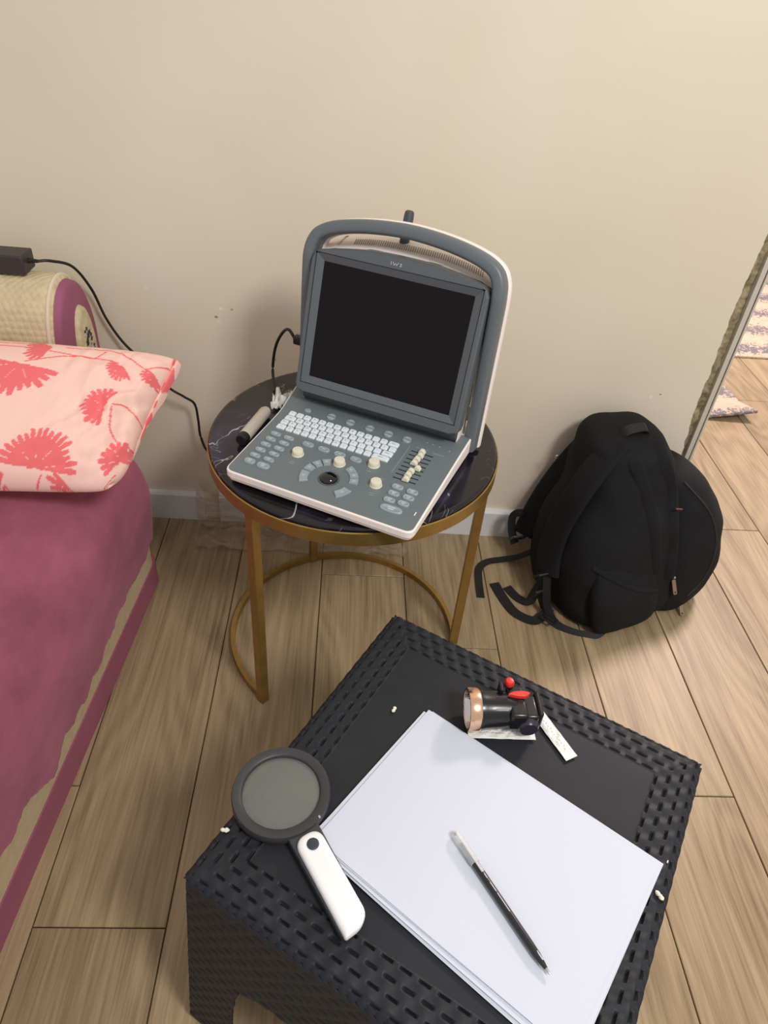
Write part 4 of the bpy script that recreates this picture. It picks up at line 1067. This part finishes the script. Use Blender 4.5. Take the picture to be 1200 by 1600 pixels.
def buckle(p, rz, ry=0):
    M = Matrix.Translation(bp_(*p)) @ Matrix.Rotation(rz, 4, 'Z') @ Matrix.Rotation(ry, 4, 'Y'); mb = MB()
    for s in (-1, 1): mb.box((0, s * .014, 0), (.030, .004, .006), 0, M)
    for x in (-.013, 0, .013): mb.box((x, 0, 0), (.004, .028, .005), 0, M)
    mb.build('buckle', M_buckle, bag, bevel=.001)
buckle((.452, 1.118, .098), 1.9, .9); buckle((.425, 1.262, .080), 1.7, .9); buckle((.474, 1.062, .018), .8, .3); buckle((.452, 1.105, .055), 1.9, 1.1)
def puller(p, rz, tilt, L_=.034):
    M = Matrix.Translation(bp_(*p)) @ Matrix.Rotation(rz, 4, 'Z') @ Matrix.Rotation(tilt, 4, 'X')
    mb = MB(); mb.box((0, 0, 0), (.009, .005, .010), 1, M); 
    mb.prism([(a_, b_ - .022) for a_, b_ in rrect(-.0050, .0050, -.017, .017, .003)], .0, .003, 0, M @ Matrix.Rotation(0, 4, 'X'))
    mb.lathe([(.0022, .003), (.0022, .0034)], 10, M @ Matrix.Translation((0, -.034, 0)), 2)
    mb.build('zip_puller', [M_bronze, mat('zip_silver', srgb(180, 180, 176), .3, .8), M_rubber], bag, bevel=.0006)
puller((.742, 1.112, .112), .35, .95)
puller((.792, 1.128, .030), .15, .75)
mb = MB(); mb.lathe([(.017, 0), (.016, .002), (.004, .0026)], 28, Matrix.Translation(bp_(.775, 1.118, .088)) @ Matrix.Rotation(.45, 4, 'Z') @ Matrix.Rotation(1.25, 4, 'X'))
mb.build('round_patch', mat('olive_patch', srgb(48, 50, 38), .7), bag, smooth=True)
mb = MB(); mb.box(bp_(.478, 1.300, .292), (.005, .005, .009)); mb.build('strap_rivet', mat('zip_silver'), bag, bevel=.001)

# ---------------------------------------------------------------- rugs in the next room
def rug_mat():
    m = bpy.data.materials.new('printed_rug'); m.use_nodes = True; nt = m.node_tree; N = nt.nodes; L = nt.links
    b = N['Principled BSDF']; b.inputs['Roughness'].default_value = .95
    tc = N.new('ShaderNodeTexCoord')
    v = N.new('ShaderNodeTexNoise'); v.inputs['Scale'].default_value = 44; v.inputs['Detail'].default_value = 4; v.inputs['Distortion'].default_value = 2.0; L.new(tc.outputs['Object'], v.inputs['Vector'])
    sx_ = N.new('ShaderNodeSeparateXYZ'); L.new(tc.outputs['Object'], sx_.inputs[0])
    w = N.new('ShaderNodeMath'); w.operation = 'SINE'; mu = N.new('ShaderNodeMath'); mu.operation = 'MULTIPLY'; mu.inputs[1].default_value = 34; L.new(sx_.outputs[1], mu.inputs[0]); L.new(mu.outputs[0], w.inputs[0])
    ad_ = N.new('ShaderNodeMath'); ad_.operation = 'MULTIPLY_ADD'; ad_.inputs[1].default_value = .14; L.new(w.outputs[0], ad_.inputs[0]); L.new(v.outputs['Fac'], ad_.inputs[2])
    r = N.new('ShaderNodeValToRGB'); e = r.color_ramp.elements; r.color_ramp.interpolation = 'EASE'
    e[0].position = .40; e[0].color = srgb(120, 114, 118); e[1].position = .56; e[1].color = srgb(206, 180, 158)
    k = e.new(.46); k.color = srgb(182, 162, 150)
    L.new(ad_.outputs[0], r.inputs[0]); L.new(r.outputs[0], b.inputs['Base Color'])
    return m
M_rug = rug_mat()
mb = MB(); mb.prism([(1.25, 2.475), (2.3, 2.475), (2.3, 3.3), (1.25, 3.3)], .0, .010); o = mb.build('rug', M_rug, bevel=.003); tag(o, 'pale patterned rug with dark blue motif, farther back in the next room', 'rug')
def rugcorner(u, v):
    x = .99 + u * .37; y = 1.995 + v * .22
    x -= v * .012; d = u * (1 - v); z = .010 + .028 * max(0, u - .55) * max(0, 1 - v * 2) * 2 * 1.2
    return Vector((x, y, z))
mb = MB(); mb.grid(rugcorner, 30, 20); o = mb.build('rug', M_rug, smooth=True, solid=.009); tag(o, 'corner of a small beige rug with lifted edge just past the wall end', 'rug')
